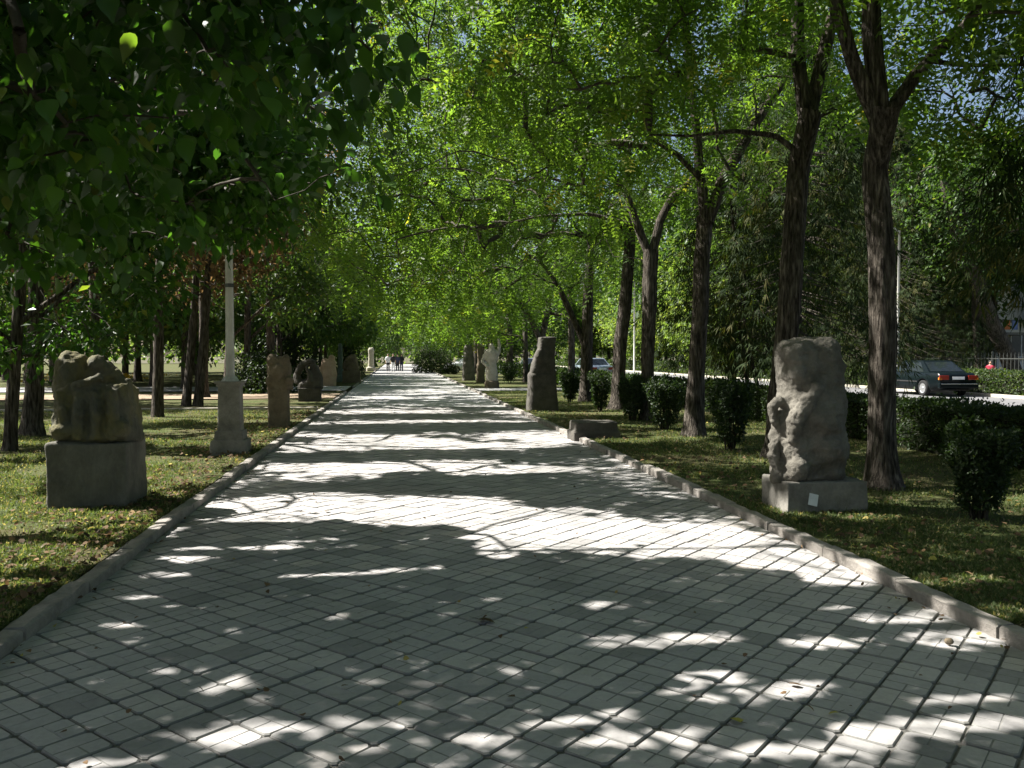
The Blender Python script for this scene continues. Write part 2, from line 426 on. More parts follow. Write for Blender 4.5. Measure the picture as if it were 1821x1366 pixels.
sheet('worn_strip', -90, PX0 - .14, 30.5, 34.3, .09, M['sand'], 20, 6, .004)
sheet('cross_path_right', PX1 + .14, 10.2, 36.0, 38.6, .085, M['farpave'], 2, 2)

# pavers: 0.23 m squares laid on the diagonal, cut corners, scored faces
CELL = .213
def paver_shape(seed):
    """square paver with clipped corners, chamfered rim and two scored lines; top at 0"""
    h = CELL / 2 - .0042; c = .016; e = .0055; g = .0042
    def octo(k, z): return [(-k + c, -k, z), (k - c, -k, z), (k, -k + c, z), (k, k - c, z), (k - c, k, z), (-k + c, k, z), (-k, k - c, z), (-k, -k + c, z)]
    V = octo(h, -.03) + octo(h, -.006) + octo(h - e, 0)
    F = [(a * 8 + i, a * 8 + (i + 1) % 8, a * 8 + 8 + (i + 1) % 8, a * 8 + 8 + i) for a in (0, 1) for i in range(8)]
    k = h - e; gd = -.0025
    # top face split by one groove along x and a half groove along y
    n = len(V)
    V += [(-k, -g, 0), (k, -g, 0), (-k, 0, gd), (k, 0, gd), (-k, g, 0), (k, g, 0), (-g, k, 0), (g, k, 0), (0, k, gd), (-g, g, 0), (g, g, 0), (0, g, gd)]
    F += [(16 + 0, 16 + 1, 16 + 2, n + 1, n + 0, 16 + 7), (n, n + 1, n + 3, n + 2), (n + 2, n + 3, n + 5, n + 10, n + 11, n + 9, n + 4),
          (n + 4, n + 9, n + 6, 16 + 5, 16 + 6), (n + 10, n + 5, 16 + 3, 16 + 4, n + 7), (n + 9, n + 11, n + 8, n + 6), (n + 11, n + 10, n + 7, n + 8)]
    return np.array(V), F
PV, PF = paver_shape(0)
cells = []
S2 = math.sqrt(.5)
for i in range(-60, 200):
    for j in range(-200, 60):
        u, v = (i + .5) * CELL, (j + .5) * CELL
        x, y = (u + v) * S2 + .05, (u - v) * S2
        if y < 1.6 or y > 26 - .17: continue
        if x < PX0 - .16 or x > PX1 + .16: continue
        cells.append((x, y, (i * 7 + j * 3) % 4))
def in_view(x, y):
    d = np.array([x, y, -EYE]); c = _cm.T @ d
    if c[2] > -.5: return 1e9
    px, py = CX + c[0] / -c[2] * F_PX, CY - c[1] / -c[2] * F_PX
    return y if (-40 < px < 1861 and py < 1400) else 1e9
cells.sort(key=lambda c: in_view(c[0], c[1]))
inner = [c for c in cells if PX0 + .15 < c[0] < PX1 - .15]
near = [c for c in inner if in_view(c[0], c[1]) < 1e8][:300]
near_set = set((c[0], c[1]) for c in near)
def paver_tint():
    v = float(np.clip(rng.normal(.5, .24), .09, 1)); q = [v] * len(PF)
    for i in range(16): q[i] = .02
    q[17] = q[21] = q[22] = .03
    return q
pmesh = []
for k in range(12):
    me = bpy.data.meshes.new('paver'); V = PV.copy()
    me.from_pydata(V.tolist(), [], PF); me.materials.append(M['paver'])
    at = me.attributes.new('tint', 'FLOAT', 'FACE'); at.data.foreach_set('value', paver_tint()); pmesh.append(me)
for (x, y, r) in near:
    o = obj('paver', pmesh[rng.integers(12)], paving, (x, y, .016 + rng.normal(-.004, .0022)), (rng.normal(0, .007), rng.normal(0, .007), RAD(45 + 90 * r) + rng.normal(0, .008)))
    o.location.z -= 0.0
# the rest of the pavers in one mesh
Vs, Fq, tn = [], [], []; nb = 0
for (x, y, r) in cells:
    if (x, y) in near_set: continue
    a = RAD(45 + 90 * r) + rng.normal(0, .008); V = PV.copy()
    V[:, 2] += V[:, 0] * rng.normal(0, .006) + V[:, 1] * rng.normal(0, .006)
    Vx = V[:, 0] * math.cos(a) - V[:, 1] * math.sin(a) + x; Vy = V[:, 0] * math.sin(a) + V[:, 1] * math.cos(a) + y
    Vx = np.clip(Vx, PX0 + .002, PX1 - .002)
    if Vx.max() - Vx.min() < .03: continue
    Vs.append(np.c_[Vx, Vy, V[:, 2] + rng.normal(-.004, .0022)])
    Fq += [tuple(i + nb for i in f) for f in PF]; tn += paver_tint(); nb += len(V)
me = bpy.data.meshes.new('paver_field'); me.from_pydata(np.concatenate(Vs).tolist(), [], Fq); me.materials.append(M['paver'])
at = me.attributes.new('tint', 'FLOAT', 'FACE'); at.data.foreach_set('value', tn)
o = obj('paver_field', me, paving, (0, 0, .016)); o['kind'] = 'stuff'
paving.location.z = -.0
for ch in paving.children: ch.location.z -= .016

# kerb stones
def kerb_mesh(seed):
    r = np.random.default_rng(seed); L, wd, h = .984, .125, .26
    nx, b = 9, .016
    prof = [(0, -.16), (0, .074 - b), (.004, .074 - b * .3), (b, .074), (wd - b, .074), (wd, .074 - b), (wd, -.16)]
    V = []
    for i in range(nx):
        y = -L / 2 + L * i / (nx - 1); e = 1.0 if 0 < i < nx - 1 else .8
        for (x, z) in prof:
            V.append((x + r.normal(0, .0035), y + r.normal(0, .002), z + (r.normal(0, .0035) - (1 - e) * .012 if z > 0 else 0)))
    k = len(prof)
    if r.random() < .25:                                  # a chipped edge
        i = r.integers(1, nx - 1); 
        for q in (2, 3): V[i * k + q] = (V[i * k + q][0] + .014, V[i * k + q][1], V[i * k + q][2] - .018)
    F = [(i * k + j, i * k + j + 1, i * k + k + j + 1, i * k + k + j) for i in range(nx - 1) for j in range(k - 1)]
    F += [tuple(range(k - 1, -1, -1)), tuple((nx - 1) * k + j for j in range(k))]
    me = bpy.data.meshes.new('kerb_stone'); me.from_pydata(V, [], F); me.materials.append(M['kerb'])
    bm = bmesh.new(); bm.from_mesh(me); bmesh.ops.recalc_face_normals(bm, faces=bm.faces); bm.to_mesh(me); bm.free()
    return me
KM = [kerb_mesh(s) for s in range(8)]
for side, nm in ((-1, 'kerb_left'), (1, 'kerb_right')):
    root = obj(nm, None, loc=(PX0 if side < 0 else PX1, 0, 0)); root['kind'] = 'structure'
    for i in range(100):
        y = 1.5 + i * 1.0 + (.3 if side > 0 else 0)
        if side < 0 and 36.4 < y < 42.4: continue
        obj('kerb_stone', KM[rng.integers(8)], root, (rng.normal(0, .005) * side, y, rng.normal(0, .006)), (0, rng.normal(0, .012), (math.pi if side < 0 else 0) + rng.normal(0, .004)))
for nm, x0, x1 in (('road_kerb_near', 10.2, 10.35), ('road_kerb_far', 22.6, 22.75)):
    b = MB()
    b.box(((x0 + x1) / 2, 65, .03), (x1 - x0, 210, .18))
    b.put(nm, M['stone_pale'], bevel=.012)['kind'] = 'structure'
b = MB(); b.box((-46.1, 24.685, .05), (87.7, .2, .14)); b.put('lawn_edging', M['stone_pale'], bevel=.01)['kind'] = 'structure'

# ------------------------------------------------------------------ stone works
def remeshed(b, voxel):
    me = b.mesh('tmp'); o = obj('tmp', me)
    bm = bmesh.new(); bm.from_mesh(me); bmesh.ops.recalc_face_normals(bm, faces=bm.faces); bm.to_mesh(me); bm.free()
    md = o.modifiers.new('r', 'REMESH'); md.mode = 'VOXEL'; md.voxel_size = voxel
    dg = bpy.context.evaluated_depsgraph_get()
    m2 = bpy.data.meshes.new_from_object(o.evaluated_get(dg))
    bpy.data.objects.remove(o); bpy.data.meshes.remove(me)
    return m2
def roughen(me, amp, scale, seed=0, strata=0.0, fine=.25, smooth=True, iters=2):
    bm = bmesh.new(); bm.from_mesh(me)
    for _ in range(iters): bmesh.ops.smooth_vert(bm, verts=bm.verts, factor=.5, use_axis_x=True, use_axis_y=True, use_axis_z=True)
    bm.normal_update()
    off = Vector((seed * 3.1, seed * 1.7, seed * 2.3))
    for v in bm.verts:
        c = v.co
        d = mnoise.fractal(c * scale + off, .9, 2.1, 4) * amp + mnoise.noise(c * scale * 6 + off) * amp * fine
        if strata: d += strata * mnoise.noise(Vector((c.x * 2, c.y * 2, c.z * 22)) + off)
        v.co = c + v.normal * d
    bm.to_mesh(me); bm.free()
    me.polygons.foreach_set('use_smooth', [smooth] * len(me.polygons)); me.update(); return me
def stone(name, b, voxel, amp, scale, mat, parent, loc=(0, 0, 0), seed=0, strata=0.0, rot=None, iters=2):
    me = roughen(remeshed(b, voxel), amp, scale, seed, strata, iters=iters); me.materials.clear(); me.materials.append(mat); me.name = name
    return obj(name, me, parent, loc, rot)

# large boulder sculpture, right
gl = G(1400, 915, .05); z0 = gl[1]
t = thing('stone_sculpture', 'tall rough boulder sculpture with bent arm on low plinth, right of the walk', 'sculpture', (gl[0] + .42, z0, .05))
b = MB(); b.box((0, .29, .145), (.84, .58, .33))
stone('plinth', b, .018, .014, 4, M['concrete'], t, seed=2, iters=1)
s = 10.0 * KY / F_PX
def P2(px, py, y=.29): return ((px - 1472) * s, y, (859 - py) * s + .30)
b = MB()
prof = [(862, 1402, 1518, .20), (850, 1398, 1521, .25), (821, 1402, 1523, .27), (787, 1400, 1524, .27), (760, 1399, 1521, .28), (739, 1404, 1523, .28), (710, 1410, 1521, .27), (690, 1411, 1519, .25), (665, 1407, 1518, .24), (645, 1404, 1515, .24), (627, 1402, 1511, .23), (616, 1412, 1504, .20), (611, 1430, 1496, .16)]
b.loft([((859 - y) * s + .30, (l - 1472) * s, (r - 1472) * s, .29, d) for y, l, r, d in prof], 30, 3.2)
b.ball(P2(1421, 640, .13), (.10, .10, .13)); b.ball(P2(1424, 670, .12), (.09, .09, .11)); b.ball(P2(1475, 640, .17), (.19, .14, .2))
b.tube([P2(1452, 690, .04), P2(1432, 720, .03), P2(1415, 752, .06), P2(1412, 790, .10)], [.06, .085, .08, .05], 10)
b.ball(P2(1470, 745, .12), (.26, .16, .24)); b.ball(P2(1480, 805, .12), (.24, .16, .20)); b.ball(P2(1425, 835, .10), (.12, .14, .13))
b.tube([P2(1420, 722, .20), P2(1398, 718, .20), P2(1386, 727, .20), P2(1385, 742, .20), P2(1392, 762, .2), P2(1400, 782, .2)], [.055, .05, .045, .042, .036, .03], 10)
b.tube([P2(1396, 786, .22), P2(1388, 795, .22), P2(1389, 815, .22), P2(1396, 835, .2), P2(1396, 862, .2)], [.04, .05, .055, .05, .055], 10)
b.ball(P2(1402, 752, .26), (.07, .07, .13)); b.ball(P2(1447, 613, .3), (.10, .16, .03)); b.ball(P2(1485, 613, .3), (.09, .16, .03))
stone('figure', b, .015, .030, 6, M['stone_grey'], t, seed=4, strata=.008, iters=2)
m = MB(); m.box((0, 0, 0), (.095, .006, .115)); m.put('label_plate', M['white_label'], t, (-.16, -.014, .14), (RAD(-12), RAD(14), 0))

# seated group on block, left
gr = G(228, 905, .05); z0 = gr[1]; gl = W(82, 905, z0 / KY)
t = thing('stone_sculpture', 'crouching stone figure with jagged top on large block plinth, left lawn', 'sculpture', ((gl[0] + gr[0]) / 2, z0, .05))
wd = gr[0] - gl[0]
b = MB(); b.box((0, .34, .32), (wd, .68, .70)); stone('plinth', b, .022, .018, 3.5, M['concrete_dark'], t, seed=7, iters=1)
s = 10.4 * KY / F_PX
def P3(px, py, y=.34): return ((px - 168) * s, y, (788 - py) * s + .67)
b = MB()
prof = [(790, 106, 240, .26), (775, 103, 239, .28), (750, 100, 236, .28), (735, 103, 233, .27), (715, 101, 233, .26), (700, 99, 232, .25), (690, 100, 226, .22), (686, 101, 206, .20)]
b.loft([((788 - y) * s + .67, (l - 168) * s, (r - 168) * s, .34, d) for y, l, r, d in prof], 30, 3.4)
prof = [(700, 100, 150, .2), (665, 101, 152, .19), (645, 104, 148, .16), (636, 113, 136, .11)]
b.loft([((788 - y) * s + .67, (l - 168) * s, (r - 168) * s, .34, d) for y, l, r, d in prof], 20, 2.6)
b.ball(P3(121, 640, .3), (.05, .1, .06)); b.ball(P3(132, 640, .36), (.045, .09, .05)); b.ball(P3(144, 650, .33), (.05, .1, .07))
b.ball(P3(168, 652, .3), (.085, .11, .085)); b.tube([P3(178, 655), P3(195, 672), P3(206, 690), P3(222, 695)], [.07, .09, .1, .1], 10)
b.tube([P3(140, 690, .12), P3(165, 682, .10), P3(190, 676, .12)], [.04, .045, .05], 8)
for x in (122, 150, 178, 205): b.tube([P3(x, 700, .10), P3(x + 4, 740, .06), P3(x + 2, 782, .08)], [.045, .06, .06], 8)
b.ball(P3(155, 672, .36), (.12, .13, .10)); b.ball(P3(180, 678, .36), (.12, .13, .08)); b.ball(P3(125, 765, .1), (.13, .13, .1)); b.ball(P3(215, 765, .12), (.12, .14, .1))
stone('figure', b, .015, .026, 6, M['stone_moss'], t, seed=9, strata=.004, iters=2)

# rough bust on pillar plinth, left
def left_piece(px, py): return G(px, py)
g = G(494, 765); t = thing('stone_bust', 'brown stone bust with ragged top on tall square pillar, left of the walk', 'sculpture', (g[0], g[1], .05))
b = MB(); b.loft([(-.05, -.23, .23, .22, .22), (.04, -.23, .23, .22, .22), (.06, -.215, .215, .22, .205), (.82, -.215, .215, .22, .205)], 24, 9); stone('plinth', b, .02, .006, 3, M['stone_brown'], t, seed=3, iters=1)
b = MB(); b.loft([(.80, -.25, .30, .22, .22), (.90, -.24, .29, .22, .23), (1.10, -.22, .25, .22, .22), (1.3, -.23, .27, .22, .22), (1.46, -.22, .24, .22, .19), (1.52, -.18, .18, .22, .14)], 24, 2.8)
b.ball((-.12, .1, 1.45), (.12, .12, .13)); b.ball((.16, .2, 1.46), (.1, .12, .12)); b.ball((.0, .02, 1.22), (.12, .1, .16)); b.ball((.2, .1, 1.0), (.14, .14, .12)); b.ball((-.14, .06, 1.0), (.12, .1, .14))
stone('figure', b, .022, .028, 5, M['stone_brown'], t, seed=12)
# twisted dark sculpture with an arm loop
g = G(550, 717); t = thing('stone_sculpture', 'dark stone figure with looped arm on low block, beyond the pillar bust', 'sculpture', (g[0], g[1], .05))
b = MB(); b.box((0, .3, .2), (.72, .6, .5)); stone('plinth', b, .03, .01, 3, M['stone_dark'], t, seed=3, iters=1)
b = MB(); b.loft([(.42, -.42, .44, .3, .25), (.6, -.40, .44, .3, .27), (.8, -.1, .42, .3, .25), (1.0, -.02, .36, .3, .22), (1.2, .0, .26, .3, .16), (1.3, .04, .16, .3, .1)], 24, 2.6)
b.tube([(-.36, .3, .6), (-.42, .3, .85), (-.36, .3, 1.08), (-.2, .28, 1.26), (.02, .28, 1.33), (.14, .3, 1.25)], [.14, .13, .12, .12, .13, .14], 10); b.tube([(-.1, .1, 1.2), (.0, .05, .95), (.04, .05, .65)], [.06, .08, .1], 8)
stone('figure', b, .03, .025, 4, M['stone_dark'], t, seed=5)
# pale pink slab
g = G(584, 689); t = thing('stone_sculpture', 'pale pink sandstone slab with twin rounded tops, far left row', 'sculpture', (g[0], g[1], .05))
b = MB(); b.loft([(-.05, -.36, .36, .2, .2), (.3, -.36, .38, .2, .22), (.6, -.34, .42, .2, .22), (.95, -.40, .36, .2, .2), (1.2, -.36, .38, .2, .18), (1.34, -.3, .30, .2, .15)], 24, 2.8)
b.ball((-.2, .2, 1.28), (.15, .14, .15)); b.ball((.16, .2, 1.38), (.17, .15, .2)); b.ball((-.42, .2, .8), (.1, .12, .15)); stone('figure', b, .035, .03, 3, M['stone_pink'], t, seed=6)
g = G(605, 681); t = thing('stone_stele', 'slender blue grey stone stele beside the pink slab', 'stele', (g[0], g[1], .05))
b = MB(); b.loft([(-.05, -.24, .24, .2, .2), (.35, -.22, .22, .2, .19), (.4, -.16, .16, .2, .15), (1.8, -.13, .13, .2, .12), (2.15, -.12, .12, .2, .11), (2.25, -.06, .06, .2, .05)], 20, 4); stone('shaft', b, .03, .008, 3, M['stone_blue'], t, seed=8)
g = G(625, 683); t = thing('stone_sculpture', 'brown hunched stone figure on square block, nearest the walk in far left row', 'sculpture', (g[0], g[1], .05))
b = MB(); b.box((0, .35, .32), (1.0, .7, .74)); stone('plinth', b, .04, .012, 3, M['stone_brown'], t, seed=1, iters=1)
b = MB(); b.loft([(.66, -.46, .42, .35, .3), (.9, -.44, .4, .35, .3), (1.2, -.36, .36, .35, .26), (1.45, -.2, .3, .35, .2), (1.6, -.02, .22, .35, .13)], 22, 2.4)
b.tube([(-.42, .2, .8), (-.44, .2, 1.1), (-.26, .2, 1.4), (.0, .2, 1.56)], [.08, .07, .07, .07], 8); stone('figure', b, .035, .03, 4, M['stone_brown'], t, seed=11)
g = G(660, 661); t = thing('stone_column', 'distant pale stone column standing left of the walking people', 'column', (g[0], g[1], .05))
b = MB(); b.loft([(-.05, -.5, .5, .3, .4), (.35, -.48, .48, .3, .4), (.4, -.3, .3, .3, .28), (1.6, -.26, .26, .3, .24), (2.1, -.3, .3, .3, .26), (2.3, -.2, .2, .3, .18)], 20, 3.4); stone('shaft', b, .05, .02, 2, M['stone_pale'], t, seed=2)
# right row
g = G(968, 735); t = thing('stone_stele', 'tall dark stone stele with narrow head and sloping shoulder, right of the walk', 'stele', (g[0], g[1], .05))
b = MB(); b.loft([(-.06, -.44, .44, .35, .32), (.25, -.44, .43, .35, .32), (.5, -.40, .40, .35, .30), (1.0, -.40, .36, .35, .28), (1.08, -.36, .33, .35, .25)], 24, 5); stone('plinth', b, .03, .012, 3, M['stone_dark'], t, seed=4, iters=1)
b = MB(); b.loft([(1.0, -.36, .37, .35, .26), (1.3, -.30, .35, .35, .25), (1.55, -.22, .33, .35, .24), (1.75, -.12, .34, .35, .23), (1.95, -.10, .36, .35, .22), (2.06, -.10, .36, .35, .21)], 26, 6)
b.ball((-.12, .14, 1.5), (.12, .1, .22)); stone('figure', b, .025, .016, 5, M['stone_dark'], t, seed=14, strata=.004, iters=1)
g = G(876, 693); t = thing('stone_sculpture', 'pale carved torso on round drum, beside the right kerb far along', 'sculpture', (g[0], g[1], .05))
b = MB(); b.loft([(-.05, -.36, .36, .3, .3), (.3, -.34, .34, .3, .3), (.36, -.3, .3, .3, .26)], 20, 2.2); stone('plinth', b, .04, .012, 3, M['stone_brown'], t, seed=1, iters=1)
b = MB(); b.loft([(.34, -.28, .28, .3, .22), (.8, -.3, .28, .3, .24), (1.15, -.22, .2, .3, .18), (1.4, -.34, .3, .3, .2), (1.7, -.36, .34, .3, .2), (1.85, -.16, .14, .3, .14), (2.1, -.14, .13, .3, .13)], 22, 2.4); b.tube([(-.34, .3, 1.6), (-.44, .25, 1.25), (-.2, .12, 1.0)], [.1, .09, .08], 8); b.tube([(.3, .3, 1.6), (.36, .3, 2.0), (.3, .3, 2.35)], [.1, .09, .06], 8)
stone('figure', b, .035, .02, 4, M['stone_pale'], t, seed=19)
g = G(834, 678); t = thing('stone_stele', 'grey stone slab stele, farthest of the right row', 'stele', (g[0], g[1], .05))
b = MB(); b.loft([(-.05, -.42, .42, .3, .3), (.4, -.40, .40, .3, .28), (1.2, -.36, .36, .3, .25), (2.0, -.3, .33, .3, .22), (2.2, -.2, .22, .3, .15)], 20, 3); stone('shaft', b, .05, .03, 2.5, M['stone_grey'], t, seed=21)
g = G(855, 682); t = thing('stone_stele', 'narrow brown stone post between grey slab and pale torso', 'stele', (g[0], g[1], .05))
b = MB(); b.loft([(-.05, -.26, .26, .2, .2), (1.0, -.22, .24, .2, .2), (1.2, -.16, .18, .2, .16), (2.1, -.2, .2, .2, .18), (2.25, -.12, .12, .2, .1)], 20, 3); stone('shaft', b, .04, .02, 3, M['stone_brown'], t, seed=23)
g = G(1062, 784); t = thing('low_plinth', 'low empty dark stone plinth in the grass by right kerb', 'plinth', (g[0], g[1], .04))
b = MB(); b.box((0, .3, .12), (.82, .6, .38)); b.box((0, .3, .02), (.9, .68, .2)); stone('block', b, .03, .01, 3, M['stone_dark'], t, seed=15, iters=1)

# lamp post with stone plinth
g = G(405, 815); s = g[1] / F_PX
t = thing('lamp_post', 'pale lamp post rising from a tapered concrete plinth, left lawn', 'lamp post', (g[0], g[1] + .28, .05))
b = MB(); b.box((0, 0, .09), (.56, .56, .27), taper=.06); stone('base_slab', b, .02, .006, 4, M['concrete'], t, seed=1, iters=1)
b = MB(); b.box((0, 0, .29), (.44, .44, .15), taper=.05); b.put('step', M['concrete'], t, bevel=.012)
b = MB(); b.loft([(.36, -.185, .185, 0, .185), (.42, -.175, .175, 0, .175), (1.06, -.165, .165, 0, .165)], 24, 14); b.put('plinth', M['concrete'], t)
b = MB(); b.box((0, 0, 1.085), (.37, .37, .05)); b.box((0, 0, 1.125), (.42, .42, .034)); b.put('cornice', M['concrete'], t, bevel=.008)
b = MB(); b.loft([(1.13, -.14, .14, 0, .14), (1.16, -.125, .125, 0, .125), (1.23, -.075, .075, 0, .075)], 20, 3); b.put('collar', M['pole_paint'], t, smooth=False)
b = MB(); b.tube([(0, 0, 1.22), (0, 0, 2.9), (-.01, 0, 6.4)], [.072, .062, .042], 8); b.put('pole', M['pole_paint'], t)
b = MB(); b.tube([(0, 0, 2.62), (0, 0, 2.68)], [.072, .072], 8); b.put('band', M['steel'], t)
b = MB(); b.tube([(0, 0, 6.3), (.25, -.02, 6.62), (.7, -.05, 6.72)], [.03, .028, .025], 8); b.put('bracket', M['pole_paint'], t)
b = MB(); b.loft([(6.62, .62, 1.1, -.06, .1), (6.72, .58, 1.16, -.06, .12), (6.78, .66, 1.08, -.06, .07)], 20, 2.4); b.put('lamp_head', M['frame'], t, smooth=True)

# ------------------------------------------------------------------ vegetation engine
TM = {}
TM['broad'] = (np.array([(0, 0, 0), (.5, 0, -.03), (1, 0, -.16), (.18, -.36, .08), (.18, .36, .08), (.62, -.33, .02), (.62, .33, .02)]), np.array([(0, 1, 3), (1, 5, 3), (1, 2, 5), (0, 4, 1), (1, 4, 6), (1, 6, 2)]))
_o = [(0, 0, 0), (.05, .17, .03), (.2, .33, .07), (.42, .36, .06), (.66, .26, .0), (.86, .11, -.08), (1.08, 0, -.2)]
TM['broad_fine'] = (np.array(_o + [(x, -y, z) for x, y, z in _o[1:6]] + [(.22, 0, 0), (.62, 0, -.05)]),
                    np.array([(0, 12, 1), (1, 12, 2), (2, 12, 3), (3, 12, 13), (3, 13, 4), (4, 13, 5), (5, 13, 6), (0, 7, 12), (7, 8, 12), (8, 9, 12), (9, 13, 12), (9, 10, 13), (10, 11, 13), (11, 6, 13)]))
TM['diamond'] = (np.array([(0, 0, 0), (.45, -.28, .05), (1, 0, -.06), (.5, .28, .05)]), np.array([(0, 1, 2, 3)]))
def _pinnate(n):
    V, F = [], []
    def leaflet(t, side, ang):
        x0, z0 = t, -.28 * t * t
        L = .28 * (1.15 - .45 * abs(t - .45) * 1.3); w = .105
        d = np.array([math.cos(ang), side * math.sin(ang), -.18]); p = np.array([-math.sin(ang) * 1.0, side * math.cos(ang), 0.05])
        b = np.array([x0, 0, z0]); q = len(V)
        V.extend([b, b + d * L * .45 - p * w / 2, b + d * L, b + d * L * .45 + p * w / 2]); F.append((q, q + 1, q + 2, q + 3))
    for i in range(n):
        t = .18 + .75 * i / (n - 1)
        for sd in (-1, 1): leaflet(t + (.02 if sd > 0 else 0), sd, RAD(62))
    leaflet(.93, 1, 0.05)
    return np.array(V), np.array(F)
TM['pinnate'] = _pinnate(5)
TM['pinnate4'] = _pinnate(4)
def _spray():
    V, F = [], []
    for k in range(1, 4):
        a = (k - 2) * .42; L = 1 - .12 * abs(k - 2); q = len(V); d = np.array([math.cos(a), math.sin(a), -.12 * abs(k - 2)]); p = np.array([-math.sin(a), math.cos(a), .0]) * .05
        V.extend([np.zeros(3), d * L * .5 - p, d * L + np.array([0, 0, -.15]), d * L * .5 + p]); F.append((q, q + 1, q + 2, q + 3))
    return np.array(V), np.array(F)
TM['spray'] = _spray()
TM['blade'] = (np.array([(0, -.09, 0), (0, .09, 0), (1, 0, .25)]), np.array([(0, 1, 2)]))

def norm(a): return a / (np.linalg.norm(a, axis=1, keepdims=True) + 1e-9)
def leaves_mesh(name, P, D, N, S, kind, mat, tint=None, origin=(0, 0, 0)):
    T, TF = TM[kind]; n = len(P)
    D = norm(D); B = norm(np.cross(N, D)); N = np.cross(D, B)
    V = (P - np.array(origin))[:, None, :] + S[:, None, None] * (T[None, :, 0:1] * D[:, None, :] + T[None, :, 1:2] * B[:, None, :] + T[None, :, 2:3] * N[:, None, :])
    F = (np.arange(n)[:, None, None] * len(T) + TF[None]).reshape(-1, TF.shape[1])
    if tint is None: tint = np.clip(rng.normal(.45, .22, n), 0, 1)
    return mesh_np(name, V.reshape(-1, 3), F, mat, np.repeat(tint, len(TF)), smooth=kind.startswith('broad'))

def clump_leaves(C, n, rad, size, droop=.35, flat=.7, szv=.25):
    """leaves spread round clump centres C -> P, D, N, S, clump index"""
    m = len(C); k = np.repeat(np.arange(m), n); tot = m * n
    off = rng.normal(0, 1, (tot, 3)); off = norm(off) * (rng.random((tot, 1)) ** .45) * rad
    off[:, 2] *= flat
    P = C[k] + off
    D = norm(off) * .8 + rng.normal(0, .45, (tot, 3)); D[:, 2] -= droop
    N = rng.normal(0, .45, (tot, 3)); N[:, 2] += 1.0
    S = size * np.clip(rng.normal(1, szv, tot), .5, 1.6)
    return P, D, N, S, k

def ell_points(c, r, n, shell=.35, seed=None):
    d = norm(rng.normal(0, 1, (n, 3))); q = (shell + (1 - shell) * rng.random((n, 1))) ** (1 / 2.2)
    P = d * q
    w = 1 + .5 * (fbm(d * 1.6 + np.array(c) * .3, 2, 31)[:, None] - .5)
    return np.array(c) + P * np.array(r) * w

def bark_tube(pts, rad, k=16, step=.11, amp=.085, flare=True, seed=0):
    P = np.asarray(pts, float); R_ = np.asarray(rad, float)
    L = np.r_[0, np.cumsum(np.linalg.norm(np.diff(P, axis=0), axis=1))]; n = max(4, int(L[-1] / step))
    t = np.linspace(0, L[-1], n)
    # smooth through the control points
    def sm(a):
        y = np.interp(t, L, a)
        w = max(1, int(n / (len(P) * 2.2)))
        if w > 1:
            ker = np.ones(w) / w; yp = np.r_[np.full(w, y[0]), y, np.full(w, y[-1])]; y2 = np.convolve(yp, ker, 'same')[w:-w]; y2[0] = y[0]; y2[-1] = y[-1]; return y2
        return y
    Q = np.c_[sm(P[:, 0]), sm(P[:, 1]), sm(P[:, 2])]; r = sm(R_)
    if flare: r = r * (1 + (.75 if r[0] > .15 else .35) * np.exp(-t / .2))
    V, F = tube_np(Q, r, k)
    ang = np.tile(np.arange(k), n); 
    cen = np.repeat(Q, k, 0); d = V - cen
    nz = fbm(np.c_[np.cos(ang * 2 * np.pi / k) * 2.6, np.sin(ang * 2 * np.pi / k) * 2.6, np.repeat(t, k) * 1.1 + seed * 7.7], 3, 40) - .5
    V = cen + d * (1 + nz * amp * 6)[:, None]
    return V, F, Q, r

def grow(starts, srad, C, tip=.006, k=4):
    """join clump centres to the limbs with forking twigs; returns tubes"""
    nodes = np.asarray(starts, float); par = list(range(len(nodes))); par = [-1] * len(nodes); cnt = [0] * len(nodes)
    d0 = np.array([np.min(np.linalg.norm(nodes - c, axis=1)) for c in C]); order = np.argsort(d0)
    segs = []
    arr = np.zeros((len(nodes) + len(C) * 3, 3)); arr[:len(nodes)] = nodes; m = len(nodes); n0 = m
    for ci in order:
        c = C[ci]; v = arr[:m] - c
        dist = np.linalg.norm(v, axis=1) + .55 * np.maximum(0, v[:, 2]) 
        p = int(np.argmin(dist)); a = arr[p]
        L = np.linalg.norm(c - a); last = p; pts = []
        for f in (1 / 3, 2 / 3, 1.0):
            q = a + (c - a) * f
            if f < 1: q = q + rng.normal(0, .035 * L, 3) + np.array([0, 0, .05 * L * math.sin(f * math.pi)])
            arr[m] = q; par.append(last); cnt.append(0); last = m; m += 1
        j = last
        while j >= n0: cnt[j] += 1; j = par[j]
    Vs, Fs = [], []; nb = 0
    # polylines: three segments per clump
    for i in range(n0, m, 3):
        p = par[i]; pts = np.array([arr[p], arr[i], arr[i + 1], arr[i + 2]])
        r = [tip * math.sqrt(cnt[q]) * 1.25 for q in (i, i, i + 1, i + 2)]
        if p < n0: r[0] = min(r[0] * 1.25, srad[p])
        V, F = tube_np(pts, r, k); Vs.append(V); Fs.append(F + nb); nb += len(V)
    return np.concatenate(Vs), np.concatenate(Fs)

